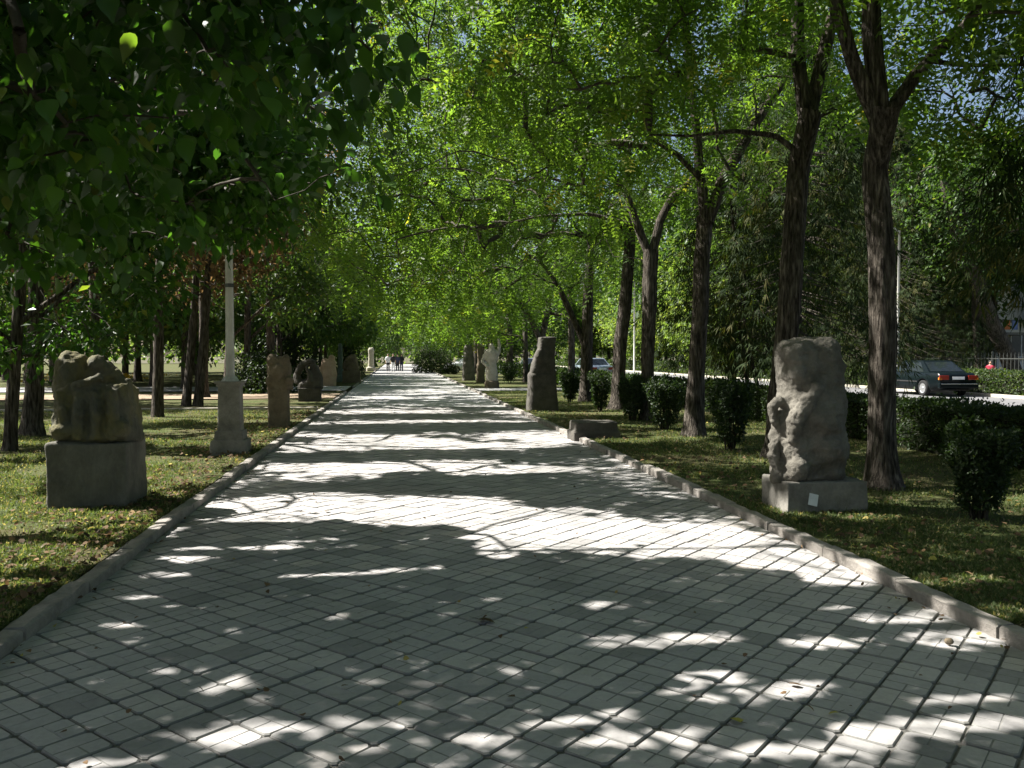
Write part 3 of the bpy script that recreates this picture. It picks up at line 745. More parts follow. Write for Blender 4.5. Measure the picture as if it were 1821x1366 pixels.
def tree(name, label, trunk, limbs, crowns, leaf, group=None, cat='tree', bark='bark', carve=True, k=16, twig=.0055, extra=None, start_from=.35, step=.14):
    """trunk/limbs: world polylines with radii; crowns: (centre, radii, clumps); leaf: dict"""
    sc3 = lambda l: [(p[0], p[1] * KY, p[2], p[3]) for p in l]
    trunk = sc3(trunk); limbs = [sc3(l) for l in limbs]; crowns = [((c[0], c[1] * KY, c[2]), rd, n) for c, rd, n in crowns]
    base = np.array(trunk[0][:3], float)
    root = thing(name, label, cat, tuple(base), group=group)
    P = [p[:3] for p in trunk]; r = [p[3] for p in trunk]
    V, F, Q, rr = bark_tube(P, r, k, step, seed=len(bpy.data.objects) % 97)
    # sink the foot
    V[:k, 2] -= .12
    obj('trunk', mesh_np('trunk', V - base, F, M[bark], smooth=True), root)
    st, sr = [Q[int(len(Q) * start_from):]], [rr[int(len(Q) * start_from):]]
    for lb in limbs:
        V, F, Q, rr = bark_tube([p[:3] for p in lb], [p[3] for p in lb], max(8, k - 6), step, flare=False, seed=len(lb))
        obj('limb', mesh_np('limb', V - base, F, M[bark], smooth=True), root); st.append(Q[len(Q) // 5:]); sr.append(rr[len(Q) // 5:])
    st = np.concatenate(st); sr = np.concatenate(sr); sel = slice(None, None, 2)
    C = np.concatenate([ell_points(c, rd, n) for c, rd, n in crowns])
    if extra is not None: C = np.concatenate([C, extra])
    C = C[C[:, 2] > leaf.get('zmin', 1.5)]
    if 'keep' in leaf: C = C[leaf['keep'](C)]
    Pp, D, N, S, kk = clump_leaves(C, leaf['n'], leaf['rad'], leaf['size'], leaf.get('droop', .35), leaf.get('flat', .7))
    ct = rng.normal(0, .13, len(C)); tint = np.clip(rng.normal(leaf.get('tint', .45), .16, len(Pp)) + ct[kk], 0, 1)
    yl = rng.random(len(Pp)) < leaf.get('yellow', .015); tint[yl] = 1
    keep = np.ones(len(Pp), bool)
    if carve: keep &= ~(sun_hit(Pp + norm(D) * S[:, None] * .5) & (rng.random(len(Pp)) > .012))
    if 'leafkeep' in leaf: keep &= leaf['leafkeep'](Pp)
    full = np.bincount(kk[keep], minlength=len(C)) > .22 * leaf['n']
    keep &= full[kk]
    V, F = grow(st[sel], sr[sel], C[full], twig)
    obj('branches', mesh_np('branches', V - base, F, M['twig'], smooth=True), root)['kind'] = 'stuff'
    obj('crown', leaves_mesh('crown', Pp[keep], D[keep], N[keep], S[keep], leaf['kind'], M[leaf['mat']], tint[keep], base), root)
    return root

def px_line(pts, y):
    """view points (px, py, width) at depth y -> (x, y, z, r)"""
    out = []
    for i, (a, b_, w) in enumerate(pts):
        q = W(a, b_, y); out.append((q[0], y + (0 if i == 0 else math.sin(i * 2.1) * .04 * i), q[2], w / 2 * y * KY / F_PX))
    return out

PIN = dict(kind='pinnate', mat='pinnate', n=19, rad=.52, size=.36, droop=.55, yellow=.004)
PIN2 = dict(kind='pinnate4', mat='pinnate', n=19, rad=.60, size=.45, droop=.55, yellow=.004)
BRD = dict(kind='broad', mat='broad', n=48, rad=.58, size=.14, droop=.75, zmin=1.7, tint=.4)
BRD2 = dict(kind='diamond', mat='broad', n=100, rad=.62, size=.14, droop=.7, zmin=1.7, tint=.42)
PRK = dict(kind='diamond', mat='park', n=90, rad=.75, size=.17, droop=.5, zmin=2.2)

# ---- right row along the walk
tr = []
tree('avenue_tree', 'nearest thick straight trunk on the right, just behind the boulder sculpture', px_line([(1572, 872, 54), (1570, 760, 50), (1567, 600, 49), (1566, 430, 47), (1565, 300, 46), (1564, 195, 50)], 10.85),
     [px_line(l, 10.85) for l in ([(1562, 215, 30), (1520, 110, 27), (1485, 20, 23), (1465, -80, 18), (1430, -250, 12)], [(1566, 215, 38), (1552, 60, 32), (1545, -100, 26), (1560, -300, 16)], [(1576, 210, 28), (1640, 120, 22), (1720, 40, 19), (1780, -30, 16), (1900, -150, 10)], [(1650, 108, 10), (1720, 115, 8), (1821, 118, 6), (1900, 110, 4)])],
     [((5.4, 10.9, 8.6), (4.2, 4, 2.6), 210), ((8.2, 11.6, 5.6), (2.2, 2.4, 1.3), 70)], dict(PIN, yellow=.02), group='avenue trees along the right side of the walk', k=28)
tree('avenue_tree', 'leaning right-hand avenue trunk forking high, second nearest', px_line([(1382, 815, 46), (1390, 700, 43), (1400, 560, 40), (1412, 420, 40), (1425, 300, 40), (1436, 200, 40)], 14.4),
     [px_line(l, 14.4) for l in ([(1434, 215, 27), (1420, 100, 24), (1415, 0, 20), (1405, -120, 14)], [(1440, 205, 27), (1465, 100, 24), (1485, 0, 18), (1500, -120, 12)], [(1445, 212, 10), (1490, 190, 9), (1540, 165, 7), (1600, 150, 4)], [(1410, 265, 11), (1380, 240, 10), (1300, 235, 8), (1230, 242, 5), (1160, 236, 3)])],
     [((4.6, 14.4, 8.9), (4.6, 4, 2.6), 220), ((3.0, 14.8, 6.2), (2.6, 2.2, 1.0), 60)], dict(PIN), group='avenue trees along the right side of the walk', k=18)
tree('avenue_tree', 'third avenue trunk on the right, forking into a long right-leaning limb', px_line([(1234, 778, 34), (1238, 680, 31), (1242, 560, 29), (1250, 450, 29), (1257, 385, 32)], 18.3),
     [px_line(l, 18.3) for l in ([(1255, 398, 20), (1245, 300, 18), (1235, 220, 15), (1225, 120, 12), (1215, 0, 9)], [(1259, 395, 24), (1290, 310, 22), (1330, 240, 20), (1375, 170, 17), (1430, 100, 14), (1475, 60, 11)], [(1248, 320, 11), (1200, 270, 9), (1120, 225, 7), (1040, 215, 4)])],
     [((3.8, 18.4, 7.9), (5.2, 3.6, 3.2), 230), ((1.8, 18.8, 5.6), (3.0, 2.6, 1.3), 60)], dict(PIN), group='avenue trees along the right side of the walk', k=16)
tree('avenue_tree', 'fourth avenue tree on the right, Y-shaped with a long arching left branch', px_line([(1152, 748, 25), (1152, 650, 24), (1153, 540, 25), (1157, 445, 27)], 23.1),
     [px_line(l, 23.1) for l in ([(1156, 458, 17), (1130, 390, 15), (1110, 340, 13), (1075, 295, 11), (1030, 275, 8), (980, 285, 5)], [(1158, 458, 17), (1175, 390, 15), (1195, 350, 13), (1225, 325, 9), (1250, 290, 6)], [(1126, 400, 7), (1050, 380, 6), (960, 385, 5), (890, 400, 3)], [(1110, 340, 9), (1118, 280, 8), (1120, 200, 6)])],
     [((3.2, 23.2, 7.2), (5.4, 3.6, 3.6), 240), ((.6, 23.4, 5.1), (3.0, 2.8, 1.4), 60), ((2.6, 24, 10.2), (4.4, 3, 1.8), 80)], dict(PIN), group='avenue trees along the right side of the walk', k=16)
tree('avenue_tree', 'fifth avenue trunk on the right, unbranched and tilting, beside the Y-shaped tree', px_line([(1098, 728, 26), (1104, 620, 24), (1112, 520, 23), (1120, 430, 20), (1118, 330, 14), (1110, 230, 9)], 28.0),
     [px_line(l, 28.0) for l in ([(1119, 420, 9), (1080, 370, 8), (1030, 340, 6), (970, 330, 4)], [(1119, 400, 9), (1150, 330, 7), (1180, 260, 5)])],
     [((3.2, 28, 7.0), (5.2, 3.6, 3.4), 215), ((-.2, 28.3, 5.1), (2.4, 2.8, 1.5), 60), ((3.0, 28.6, 10.4), (4.6, 3.2, 2.4), 100)], dict(PIN2), group='avenue trees along the right side of the walk', k=14)
tree('avenue_tree', 'sixth avenue trunk on the right with thick limb slanting left over the stele', px_line([(1042, 714, 22), (1043, 620, 22), (1045, 520, 18), (1050, 440, 12), (1052, 360, 8)], 33.0),
     [px_line(l, 33.0) for l in ([(1040, 615, 12), (1015, 555, 11), (990, 505, 9), (965, 470, 6), (930, 445, 4)], [(1048, 470, 7), (1080, 410, 6), (1110, 370, 4)])],
     [((3.2, 33, 6.6), (5.4, 3.6, 3.4), 200), ((-.4, 33, 4.8), (2.2, 2.8, 1.6), 55), ((2.8, 33.6, 10.6), (4.8, 3.4, 2.6), 110)], dict(PIN2), group='avenue trees along the right side of the walk', k=12)
gen = [('seventh avenue trunk on the right, pale barked, partly behind the sixth', 1016, 690, 14, 46.7, None), ('eighth avenue tree on the right, low forked, rising behind the dark stele', 963, 690, 18, 46.8, 1), ('ninth avenue trunk on the right, slim, between forked tree and clipped bush', 934, 684, 10, 57, None),
       ('tenth avenue trunk on the right, dark and straight, above a clipped bush', 906, 680, 12, 63, None), ('avenue tree on the right far along, crown hanging over the walk', 872, 672, 11, 72, None), ('farthest avenue tree on the right, crown closing over the walk', 846, 666, 9, 84, None)]
for lb, px, py, w, y, fork in gen:
    tp = px_line([(px, py, w), (px + 1, py - 40, w * .92), (px, py - 90, w * .85)] + ([] if fork else [(px - 3, py - 150, w * .6), (px - 2, py - 220, w * .35)]), y)
    q = W(px, 632, y); lm = []
    if fork: lm = [px_line([(962, 605, 11), (940, 560, 9), (915, 530, 7), (890, 500, 4)], y), px_line([(964, 605, 11), (975, 545, 9), (985, 495, 7), (990, 440, 4)], y)]
    tree('avenue_tree', lb, tp, lm, [((q[0] - 1.6, y, 8.0), (4.8, 3.6, 5.4), 200), ((q[0] - 5.0, y, 4.6), (2.2, 3.2, 1.7), 46)], dict(PIN2, n=13, size=.6, rad=.85), group='avenue trees along the right side of the walk', k=10, step=.3)

tree('avenue_tree', 'avenue tree beside the viewer on the right, leafy boughs reaching into the upper right corner', [(6.9, 6.4, 0, .2), (6.85, 6.4, 2, .17), (6.8, 6.4, 4.4, .15), (6.7, 6.4, 8, .07)], [[(6.8, 6.4, 4.2, .08), (6.0, 7.6, 5.4, .06), (5.2, 8.8, 6.2, .03)], [(6.8, 6.4, 4.6, .08), (5.4, 6.0, 6.2, .05), (4.2, 5.8, 7.2, .03)]],
     [((6.0, 6.8, 8.0), (4.0, 3.6, 2.4), 190), ((6.6, 8.4, 5.7), (2.0, 2.0, 1.0), 50)], dict(PIN), group='avenue trees along the right side of the walk', k=14)
# ---- left row
tree('broadleaf_tree', 'nearest broad-leaved tree on the left, dark boughs hanging over the walk', [(-6.2, 4.2, 0, .17), (-6.1, 4.3, 1.5, .15), (-5.9, 4.5, 3.0, .13), (-5.8, 4.8, 5.0, .10), (-5.6, 5.0, 7.5, .05)],
     [[(-5.95, 4.4, 2.6, .08), (-4.6, 5.2, 3.6, .065), (-2.8, 5.8, 4.1, .045), (-1.0, 6.2, 4.0, .022)], [(-5.9, 4.5, 3.2, .08), (-5.0, 6.2, 4.4, .06), (-4.2, 8.0, 4.9, .03)], [(-5.8, 4.8, 4.6, .07), (-4.4, 5.2, 6.2, .05), (-3.0, 5.6, 7.2, .025)]],
     [((-3.3, 7.0, 4.5), (3.3, 2.2, 1.5), 240), ((-5.0, 6.4, 7.4), (4.0, 3.6, 2.4), 260), ((-.75, 6.3, 3.75), (.8, .8, .55), 24), ((-1.2, 8.2, 9.2), (3.4, 3.6, 1.6), 190)], dict(BRD, kind='broad_fine', size=.125, n=46), group='broad-leaved trees on the left lawn', k=14, twig=.005)  # last crown ellipsoid is added above the view to shade the right lawn
tree('broadleaf_tree', 'second broad-leaved tree on the left, its dark crown filling the upper left corner', [(-6.1, 9.6, 0, .16), (-6.0, 9.7, 1.5, .14), (-5.9, 9.9, 3.0, .12), (-5.8, 10.2, 5.5, .09), (-5.7, 10.4, 8.0, .05)],
     [[(-5.95, 9.8, 2.4, .07), (-4.8, 10.2, 3.2, .055), (-3.7, 10.4, 3.6, .04), (-3.1, 10.5, 3.8, .02)], [(-5.9, 9.9, 3.0, .07), (-5.4, 11.2, 4.0, .05), (-4.9, 12.4, 4.4, .03)], [(-5.8, 10.2, 4.8, .06), (-4.4, 10.4, 6.6, .04), (-3.2, 10.6, 7.6, .02)]],
     [((-3.7, 10.9, 4.0), (3.1, 2.6, 1.7), 260), ((-5.2, 11.0, 7.6), (4.0, 3.8, 2.6), 270), ((-2.3, 11.0, 3.35), (1.3, 1.0, .7), 44), ((-1.4, 13.4, 9.4), (3.2, 3.4, 1.6), 170)], dict(BRD), group='broad-leaved trees on the left lawn', k=14, twig=.005)  # high last ellipsoid: extra crown out of view, added for right lawn shade
g = G(18, 808); g[1] /= KY
tree('broadleaf_tree', 'slim low-branched tree at the left edge behind the crouching figure', [(g[0], g[1], 0, .105), (g[0] + .05, g[1], .9, .095), (g[0] + .12, g[1], 1.8, .085), (g[0] + .3, g[1] + .1, 4, .08), (g[0] + .4, g[1] + .1, 7, .04)],
     [[(g[0] + .15, g[1], 2.1, .05), (g[0] + 1.4, g[1] + .2, 3.1, .04), (g[0] + 3.2, g[1] + .4, 4.0, .02)], [(g[0] + .1, g[1], 1.8, .05), (g[0] - .8, g[1] - .6, 2.6, .035), (g[0] - 1.6, g[1] - 1, 3.0, .02)]],
     [((g[0] + .1, g[1] + .2, 3.1), (2.3, 2.4, 1.75), 220), ((g[0] + 2.2, g[1] + .4, 4.9), (2.6, 2.4, 1.2), 110), ((g[0] + .6, g[1] + .4, 7.6), (4.0, 3.6, 2.6), 230), ((-2.5, 14.3, 4.1), (1.2, .7, 1.0), 50)], dict(BRD2, zmin=1.55), group='broad-leaved trees on the left lawn', k=12)
lt = [('thin trunk on the left lawn, behind the slim edge tree', 62, 753, 14, 23.6, 3.6), ('dark straight trunk on the left lawn between figure and lamp post', 280, 741, 18, 26.0, 3.6), ('left trunk of the tilted pair near the lamp post', 331, 722, 15, 31.5, 3.6), ('right trunk of the tilted pair near the lamp post', 352, 722, 15, 31.5, 3.8)]
for i, (lb, px, py, w, y, zb) in enumerate(lt):
    lean = 16 if i >= 2 else 3
    q = W(px, 632, y)
    tree('park_tree', lb, px_line([(px, py, w), (px + lean * .4, py - 80, w * .92), (px + lean, py - 180, w * .85), (px + lean * 1.3, py - 300, w * .6), (px + lean * 1.3, py - 420, w * .35)], y), [],
         [((q[0] + .4, y, zb + 3.2), (3.0, 2.8, 3.2), 210)], dict(PRK, tint=.4, n=90 if i < 1 else 60, mat='broad' if i < 1 else 'dry'), group='slim trunks on the left lawn', k=12, step=.2)
for i, (x, y) in enumerate(((-13.0, 7.5), (-12.6, 13.5), (-14.0, 20.0))):  # unseen trees, added only to throw shade on the left lawn
    tree('park_tree', '%s of three unseen trees added off the left edge to shade the left lawn' % ('nearest', 'middle', 'farthest')[i], [(x, y, 0, .18), (x, y, 2.4, .16), (x + .1, y, 5, .12), (x + .1, y, 9, .05)], [], [((x, y, 7.0), (3.8, 3.4, 3.2), 200)], dict(PRK, tint=.35, n=80), group='trees off the left edge', k=10, step=.3)
# dry-leaved trees behind them
for i, (lb, x, y, zc, rr, n) in enumerate([('brown dry-leaved tree behind the lamp post', -7.0, 37.5, 6.6, (3.4, 3, 3.2), 200), ('brown withered tree left of the lamp post, over the worn earth strip', -10.0, 35.0, 6.0, (3.2, 3, 3.0), 170), ('tall brown-tinged tree rising over the left row', -5.2, 42.0, 9.5, (3.0, 3.2, 3.6), 170)]):
    tree('dry_tree', lb, [(x, y, 0, .2), (x + .1, y, 2.5, .17), (x, y, 6, .12), (x + .1, y, 9.5, .05)], [], [((x, y, zc), rr, n)], dict(kind='diamond', mat='dry', n=46, rad=.7, size=.15, droop=.9, tint=.45, yellow=.0), group='dry brown trees on the left', k=10, step=.3)
# left row further along, dark and dense
for i, y in enumerate([20.5, 38, 44.5, 51, 58, 65, 73, 82, 92]):
    x = -5.9 - .3 * (i % 3)
    lb = ['tree over the pillar bust, dark crown leaning to the walk', 'dark leafy tree behind the looped-arm figure'][i] if i < 2 else '%s dark leafy tree left of the walk, counting on from the looped-arm figure' % ['first', 'second', 'third', 'fourth', 'fifth', 'sixth', 'last'][i - 2]
    if i == 0: x = -7.0
    tree('park_tree', lb, [(x, y, 0, .17), (x + .1, y, 2.0, .15), (x + .15, y, 4.5, .12), (x + .2, y, 9, .05)], [[(x + .1, y, 2.2, .06), (x + 1.6, y - .3, 3.6, .045), (x + 3.0, y - .4, 4.2, .02)]],
         [((x + .9, y, 6.4), (3.8, 3.2, 3.8), 210), ((x + 2.6, y, 3.8), (1.8, 2.6, 1.4), 50)] if i else [((-4.6, 21, 7.2), (3.6, 3.2, 3.0), 190), ((-2.6, 22, 8.6), (3.4, 3.0, 2.4), 150), ((-1.6, 23.5, 7.2), (2.4, 2.6, 2.2), 90)], dict(PRK, tint=.3, zmin=1.5, n=52, size=.15 + .0012 * y), group='dark leafy trees left of the walk' if i >= 2 else None, k=10, step=.3)

# ---- conifers beside the road
def conifer(lb, x, y, h, rad, zlo, n, group=None, trunk_r=.14, mat='conifer'):
    root = thing('conifer', lb, 'conifer', (x, y * KY, 0), group=group)
    V, F, Q, rr = bark_tube([(0, 0, -.1), (0, 0, h * .5), (0, 0, h)], [trunk_r, trunk_r * .7, .02], 10, .3)
    obj('trunk', mesh_np('trunk', V, F, M['bark2'], smooth=True), root)
    z = zlo + (h - zlo) * rng.random(n) ** 1.15; a = rng.random(n) * 2 * np.pi
    env = rad * (1 - ((z - zlo) / (h - zlo)) ** 1.6) * (.65 + .7 * vnoise(np.c_[np.cos(a) * 2, np.sin(a) * 2, z * .9], 5)) + .15
    r = env * (.35 + .65 * rng.random(n) ** .5)
    C = np.c_[np.cos(a) * r, np.sin(a) * r, z - r * .25]
    Vs, Fs = [], []; nb = 0
    for c in C[::2]:
        V, F = tube_np([(0, 0, c[2] + .3 * np.hypot(c[0], c[1])), (c[0] * .6, c[1] * .6, c[2] + .25), c], [.02, .013, .005], 4); Vs.append(V); Fs.append(F + nb); nb += len(V)
    obj('branches', mesh_np('branches', np.concatenate(Vs), np.concatenate(Fs), M['twig']), root)['kind'] = 'stuff'
    P, D, N, S, kk = clump_leaves(C, 22, .42, .25, 1.3, 1.2)
    D[:, :2] += C[kk][:, :2] * .25
    ct = rng.normal(0, .2, len(C)); tint = np.clip(rng.normal(.45, .18, len(P)) + ct[kk], 0, 1)
    obj('crown', leaves_mesh('crown', P, D, N, S, 'spray', M[mat], tint), root)
    return root
c1 = conifer('dark drooping conifer behind the boulder sculpture, between hedge and road', 9.75, 23.2, 10.5, 2.4, 1.8, 460)
conifer('dark conifer left of the boulder sculpture with thin stems below it', 9.7, 27.8, 11, 2.2, 2.1, 400)
conifer('tall dark conifer across the road above the parked dark sedan', 25.0, 47.0, 13, 4.2, 1.5, 760, trunk_r=.22)
conifer('dark conifer across the road to the left of the sedan', 24.8, 53.0, 13, 4.0, 1.5, 560, trunk_r=.22)
conifer('dark drooping conifer at the right edge, near the hedge', 10.0, 12.0, 10, 2.4, 3.0, 320)
# thin stems
for lb, a, c_ in (('left of two thin bare stems before the road', [(1332, 700, 9), (1318, 600, 8), (1310, 480, 7), (1302, 380, 5), (1298, 280, 3)], 24.0), ('right of two thin bare stems before the road', [(1348, 690, 7), (1325, 590, 6), (1322, 470, 5), (1326, 360, 4), (1322, 270, 3)], 25.0)):
    q = W(1315, 300, c_)
    tree('sapling', lb, px_line(a, c_), [], [((q[0], c_, q[2] + .6), (1.3, 1.3, 1.6), 40)], dict(PRK, n=40), group='thin stems before the road', k=8, step=.25, twig=.004, bark='bark2')

# ---- trees across the road, far right
far_protos = []
def far_crown(rx, rz, n, mat, size, tint):
    C = ell_points((0, 0, 0), (rx, rx, rz), n, .3)
    P, D, N, S, kk = clump_leaves(C, 40, .95, size, .4, .7)
    ct = rng.normal(0, .18, len(C)); tt = np.clip(rng.normal(tint, .16, len(P)) + ct[kk], 0, 1)
    return leaves_mesh('crown', P, D, N, S, 'diamond', M[mat], tt), C
FC = [far_crown(4.0, 4.2, 230, 'far', .30, .5), far_crown(4.4, 3.6, 240, 'far', .30, .6), far_crown(3.6, 4.6, 210, 'park', .30, .5), far_crown(4.6, 4.4, 240, 'park', .32, .35)]
FB = []
for me, C in FC:
    st = np.array([(0, 0, z) for z in np.linspace(-4.2, 3, 14)]); V, F = grow(st, np.full(len(st), .08), C[::2], .010, 4); FB.append(mesh_np('branches', V, F, M['twig']))
FT = []
for k in range(3):
    V, F, Q, r = bark_tube([(0, 0, -.15), (.06 * (k - 1), 0, 2.2), (.18 * (k - 1), .05, 4.6), (.1, 0, 8.5)], [.21, .17, .14, .05], 10, .3, seed=k); FT.append(mesh_np('trunk', V, F, M['bark'], smooth=True))
def far_tree(name, lb, group, x, y, v, h=6.6, sc=1.0, tr_=0):
    root = thing(name, lb, 'tree', (x, y * KY, 0), rng.random() * 6.28, group)
    root.scale = (sc, sc, sc * rng.uniform(.92, 1.1))
    obj('trunk', FT[(tr_ + v) % 3], root); obj('branches', FB[v], root, (0, 0, h))['kind'] = 'stuff'; obj('crown', FC[v][0], root, (0, 0, h))
    return root
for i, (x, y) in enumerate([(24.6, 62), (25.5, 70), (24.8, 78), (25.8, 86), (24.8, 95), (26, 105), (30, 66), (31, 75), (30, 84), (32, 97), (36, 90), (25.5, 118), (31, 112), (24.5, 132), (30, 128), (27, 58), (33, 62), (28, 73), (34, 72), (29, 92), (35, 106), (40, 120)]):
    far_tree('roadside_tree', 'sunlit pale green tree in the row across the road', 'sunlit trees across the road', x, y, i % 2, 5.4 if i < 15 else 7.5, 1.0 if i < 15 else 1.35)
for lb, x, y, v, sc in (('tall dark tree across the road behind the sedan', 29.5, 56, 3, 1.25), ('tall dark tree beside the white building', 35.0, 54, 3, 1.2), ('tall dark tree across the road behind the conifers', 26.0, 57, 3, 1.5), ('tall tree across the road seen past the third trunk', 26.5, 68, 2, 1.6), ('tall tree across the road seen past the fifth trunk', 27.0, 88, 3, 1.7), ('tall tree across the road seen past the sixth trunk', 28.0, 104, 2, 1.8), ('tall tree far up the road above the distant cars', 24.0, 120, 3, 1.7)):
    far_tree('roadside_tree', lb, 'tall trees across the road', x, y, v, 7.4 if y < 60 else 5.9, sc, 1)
# leaning pair by the building
for lb, pts, y in (('leaning thick trunk across the road in front of the white building', [(1812, 690, 34), (1790, 625, 31), (1755, 560, 30), (1735, 500, 28), (1700, 400, 22), (1670, 300, 12)], 44.0), ('thin upright trunk beside the leaning one before the white building', [(1744, 690, 16), (1738, 610, 14), (1732, 540, 13), (1722, 440, 11), (1716, 330, 6)], 45.0)):
    q = W(pts[-2][0], pts[-2][1], y)
    tree('roadside_tree', lb, px_line(pts, y), [], [((q[0] + .3, y, q[2] + 1.0), (3.6, 3.2, 3.4), 190)], dict(PRK, n=44, size=.2, mat='park', tint=.3), group='trees before the white building', k=12, step=.3, carve=False)

# ---- background park trees on the left and at the end
spots = [(-9.5, 47), (-12, 52), (-14.5, 46), (-17, 53), (-11, 58), (-15, 61), (-20, 58), (-9, 66), (-13, 70), (-18, 70), (-24, 66), (-10.5, 78), (-16, 82), (-22, 80), (-28, 76), (-12, 92), (-18, 95), (-26, 93), (-33, 88), (-17, 33)]
for i, (x, y) in enumerate(spots):
    far_tree('park_tree', 'dark trunked tree among the park trees in the left background', 'park trees in the left background', x, y, 2 + i % 2, 6.4 + .6 * (i % 3), .95 + .1 * (i % 2), i)
for i, (x, y) in enumerate([(-5, 108), (7, 112), (-8, 120), (10, 122), (-3, 136), (6, 138), (12, 108), (17, 116), (-12, 112), (0, 152)]):
    far_tree('park_tree', 'tree closing the far end of the walk', 'trees at the far end of the walk', x, y, 2 + i % 2, 5.4, 1.05, i)
for lb, x, y, v in (('avenue tree behind the viewer on the right', 6.2, 0.0, 1), ('avenue tree behind the viewer on the left', -6.4, -1.8, 3), ('avenue tree farther behind the viewer on the right', 6.2, -6.0, 1)):
    far_tree('avenue_tree', lb, 'avenue trees around the viewer', x, y, v, 7.6, 1.0, 1)
# far-off wood as one mass
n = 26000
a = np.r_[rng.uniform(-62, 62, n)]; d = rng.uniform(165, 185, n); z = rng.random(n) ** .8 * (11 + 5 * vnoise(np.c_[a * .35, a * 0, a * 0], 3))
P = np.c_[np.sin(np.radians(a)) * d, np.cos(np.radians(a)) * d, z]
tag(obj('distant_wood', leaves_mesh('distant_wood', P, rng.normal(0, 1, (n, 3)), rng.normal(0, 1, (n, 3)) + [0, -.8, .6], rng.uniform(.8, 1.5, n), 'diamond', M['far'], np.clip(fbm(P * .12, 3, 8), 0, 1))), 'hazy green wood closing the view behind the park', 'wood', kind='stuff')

# ------------------------------------------------------------------ hedges and clipped bushes
def box_leaves(x0, x1, y0, y1, z0, z1, n, size, bulge=.06):
    """leaves on and just under the faces of a clipped hedge"""
    A = np.array([(y1 - y0) * (z1 - z0), (y1 - y0) * (z1 - z0), (y1 - y0) * (x1 - x0), (x1 - x0) * (z1 - z0)]); f = rng.choice(4, n, p=A / A.sum())
    P = np.c_[rng.uniform(x0, x1, n), rng.uniform(y0, y1, n), rng.uniform(z0, z1, n)]; N = np.zeros((n, 3))
    dep = np.abs(rng.normal(0, .05, n)); 
    for k, (ax, val, sg) in enumerate(((0, x0, -1), (0, x1, 1), (2, z1, 1), (1, y0, -1))):
        m_ = f == k; P[m_, ax] = val - sg * dep[m_]; N[m_, ax] = sg
    P += N * ((fbm(P * 1.7, 3, 12) - .5) * bulge * 4 + (rng.random(n) < .05) * np.abs(rng.normal(0, .07, n)))[:, None]
    D = rng.normal(0, .6, (n, 3)) + N * .5; D[:, 2] += .2
    return P, D, N + rng.normal(0, .6, (n, 3)), size * rng.uniform(.7, 1.35, n)
def hedge(name, lb, x0, x1, y0, y1, h, parts, tint=.4):
    o = thing(name, lb, 'hedge', ((x0 + x1) / 2, y0, 0))
    b = MB(); b.box((0, (y1 - y0) / 2, h / 2 - .02), (x1 - x0 - .22, y1 - y0 - .2, h - .12)); b.put('twig_core', M['core'], o)
    Ps = [box_leaves(x0, x1, a, c, .08, h, n, s) for a, c, n, s in parts]
    P, D, N, S = [np.concatenate(q) for q in zip(*Ps)]
    obj('foliage', leaves_mesh('foliage', P, D, N, S, 'diamond', M['hedge'], np.clip(rng.normal(tint, .2, len(P)), 0, 1), (float((x0 + x1) / 2), y0, 0)), o)['kind'] = 'stuff'
hedge('hedge', 'long dark clipped hedge on the near side of the road', 8.35, 9.15, 7.5, 95, .82, [(7.5, 20, 36000, .058), (20, 38, 13000, .10), (38, 95, 9000, .19)], .35)
hedge('hedge', 'sunlit clipped hedge on the far side of the road', 22.95, 23.9, 25, 130, .95, [(25, 50, 18000, .12), (50, 130, 15000, .22)], .6)
def bush(lb, px, py, w, top, y_off=0):
    g = G(px, py, .05); y = g[1]; s = y / F_PX; hgt = (py - top) * s; r = w / 2 * s
    root = thing('clipped_bush', lb, 'bush', (g[0], y, .04), group='clipped bushes in a line on the right lawn')
    b = MB()
    for k in range(9):
        a = k * .7 + rng.random(); q = r * rng.uniform(.3, .75)
        b.tube([(math.cos(a) * r * .18, math.sin(a) * r * .18, -.05), (math.cos(a) * q * .7, math.sin(a) * q * .7, hgt * .4), (math.cos(a) * q, math.sin(a) * q, hgt * .85)], [.016, .012, .006], 5)
    b.put('stems', M['bark2'], root)
    n = int(9000 if y < 12 else 5200 if y < 26 else 2600); size = .045 if y < 12 else .06 if y < 26 else .085
    z = rng.uniform(.06, 1, n) ** .75; env = r * np.clip(.48 + .75 * z - .12 * z ** 6, 0, 1.05); a = rng.random(n) * 2 * np.pi
    env = env * (.62 + .8 * vnoise(np.c_[np.cos(a) * 1.8, np.sin(a) * 1.8, z * 4 + px], 3)); q = env * (.35 + .65 * rng.random(n) ** .4)
    P = np.c_[np.cos(a) * q, np.sin(a) * q, z * hgt * (.84 + .34 * vnoise(np.c_[np.cos(a) * q / r * 3, np.sin(a) * q / r * 3, 0 * z + px], 8))]; keep = (rng.random(n) < .25 + .9 * z); P = P[keep]; n = len(P)
    N = np.c_[P[:, 0], P[:, 1], np.full(n, r * .6)] + rng.normal(0, r * .6, (n, 3)); D = rng.normal(0, 1, (n, 3)); D[:, 2] += .4
    obj('foliage', leaves_mesh('foliage', P, D, N, size * rng.uniform(.7, 1.3, n), 'diamond', M['hedge'], np.clip(rng.normal(.28, .2, n), 0, 1)), root)['kind'] = 'stuff'
for a in [('nearest clipped bush, dark, at the right edge of the view', 1742, 925, 118, 752), ('clipped bush between the second and third avenue trunks', 1298, 800, 74, 683), ('clipped bush at the foot of the fourth avenue trunk', 1182, 766, 66, 672), ('clipped bush between the fourth and fifth avenue trunks', 1124, 748, 46, 672), ('clipped bush right of the sixth avenue trunk', 1067, 730, 36, 664), ('rounded clipped bush just right of the dark stele', 1014, 716, 34, 664), ('farthest clipped bush, right of the pale torso', 905, 682, 30, 645)]:
    bush(*a)
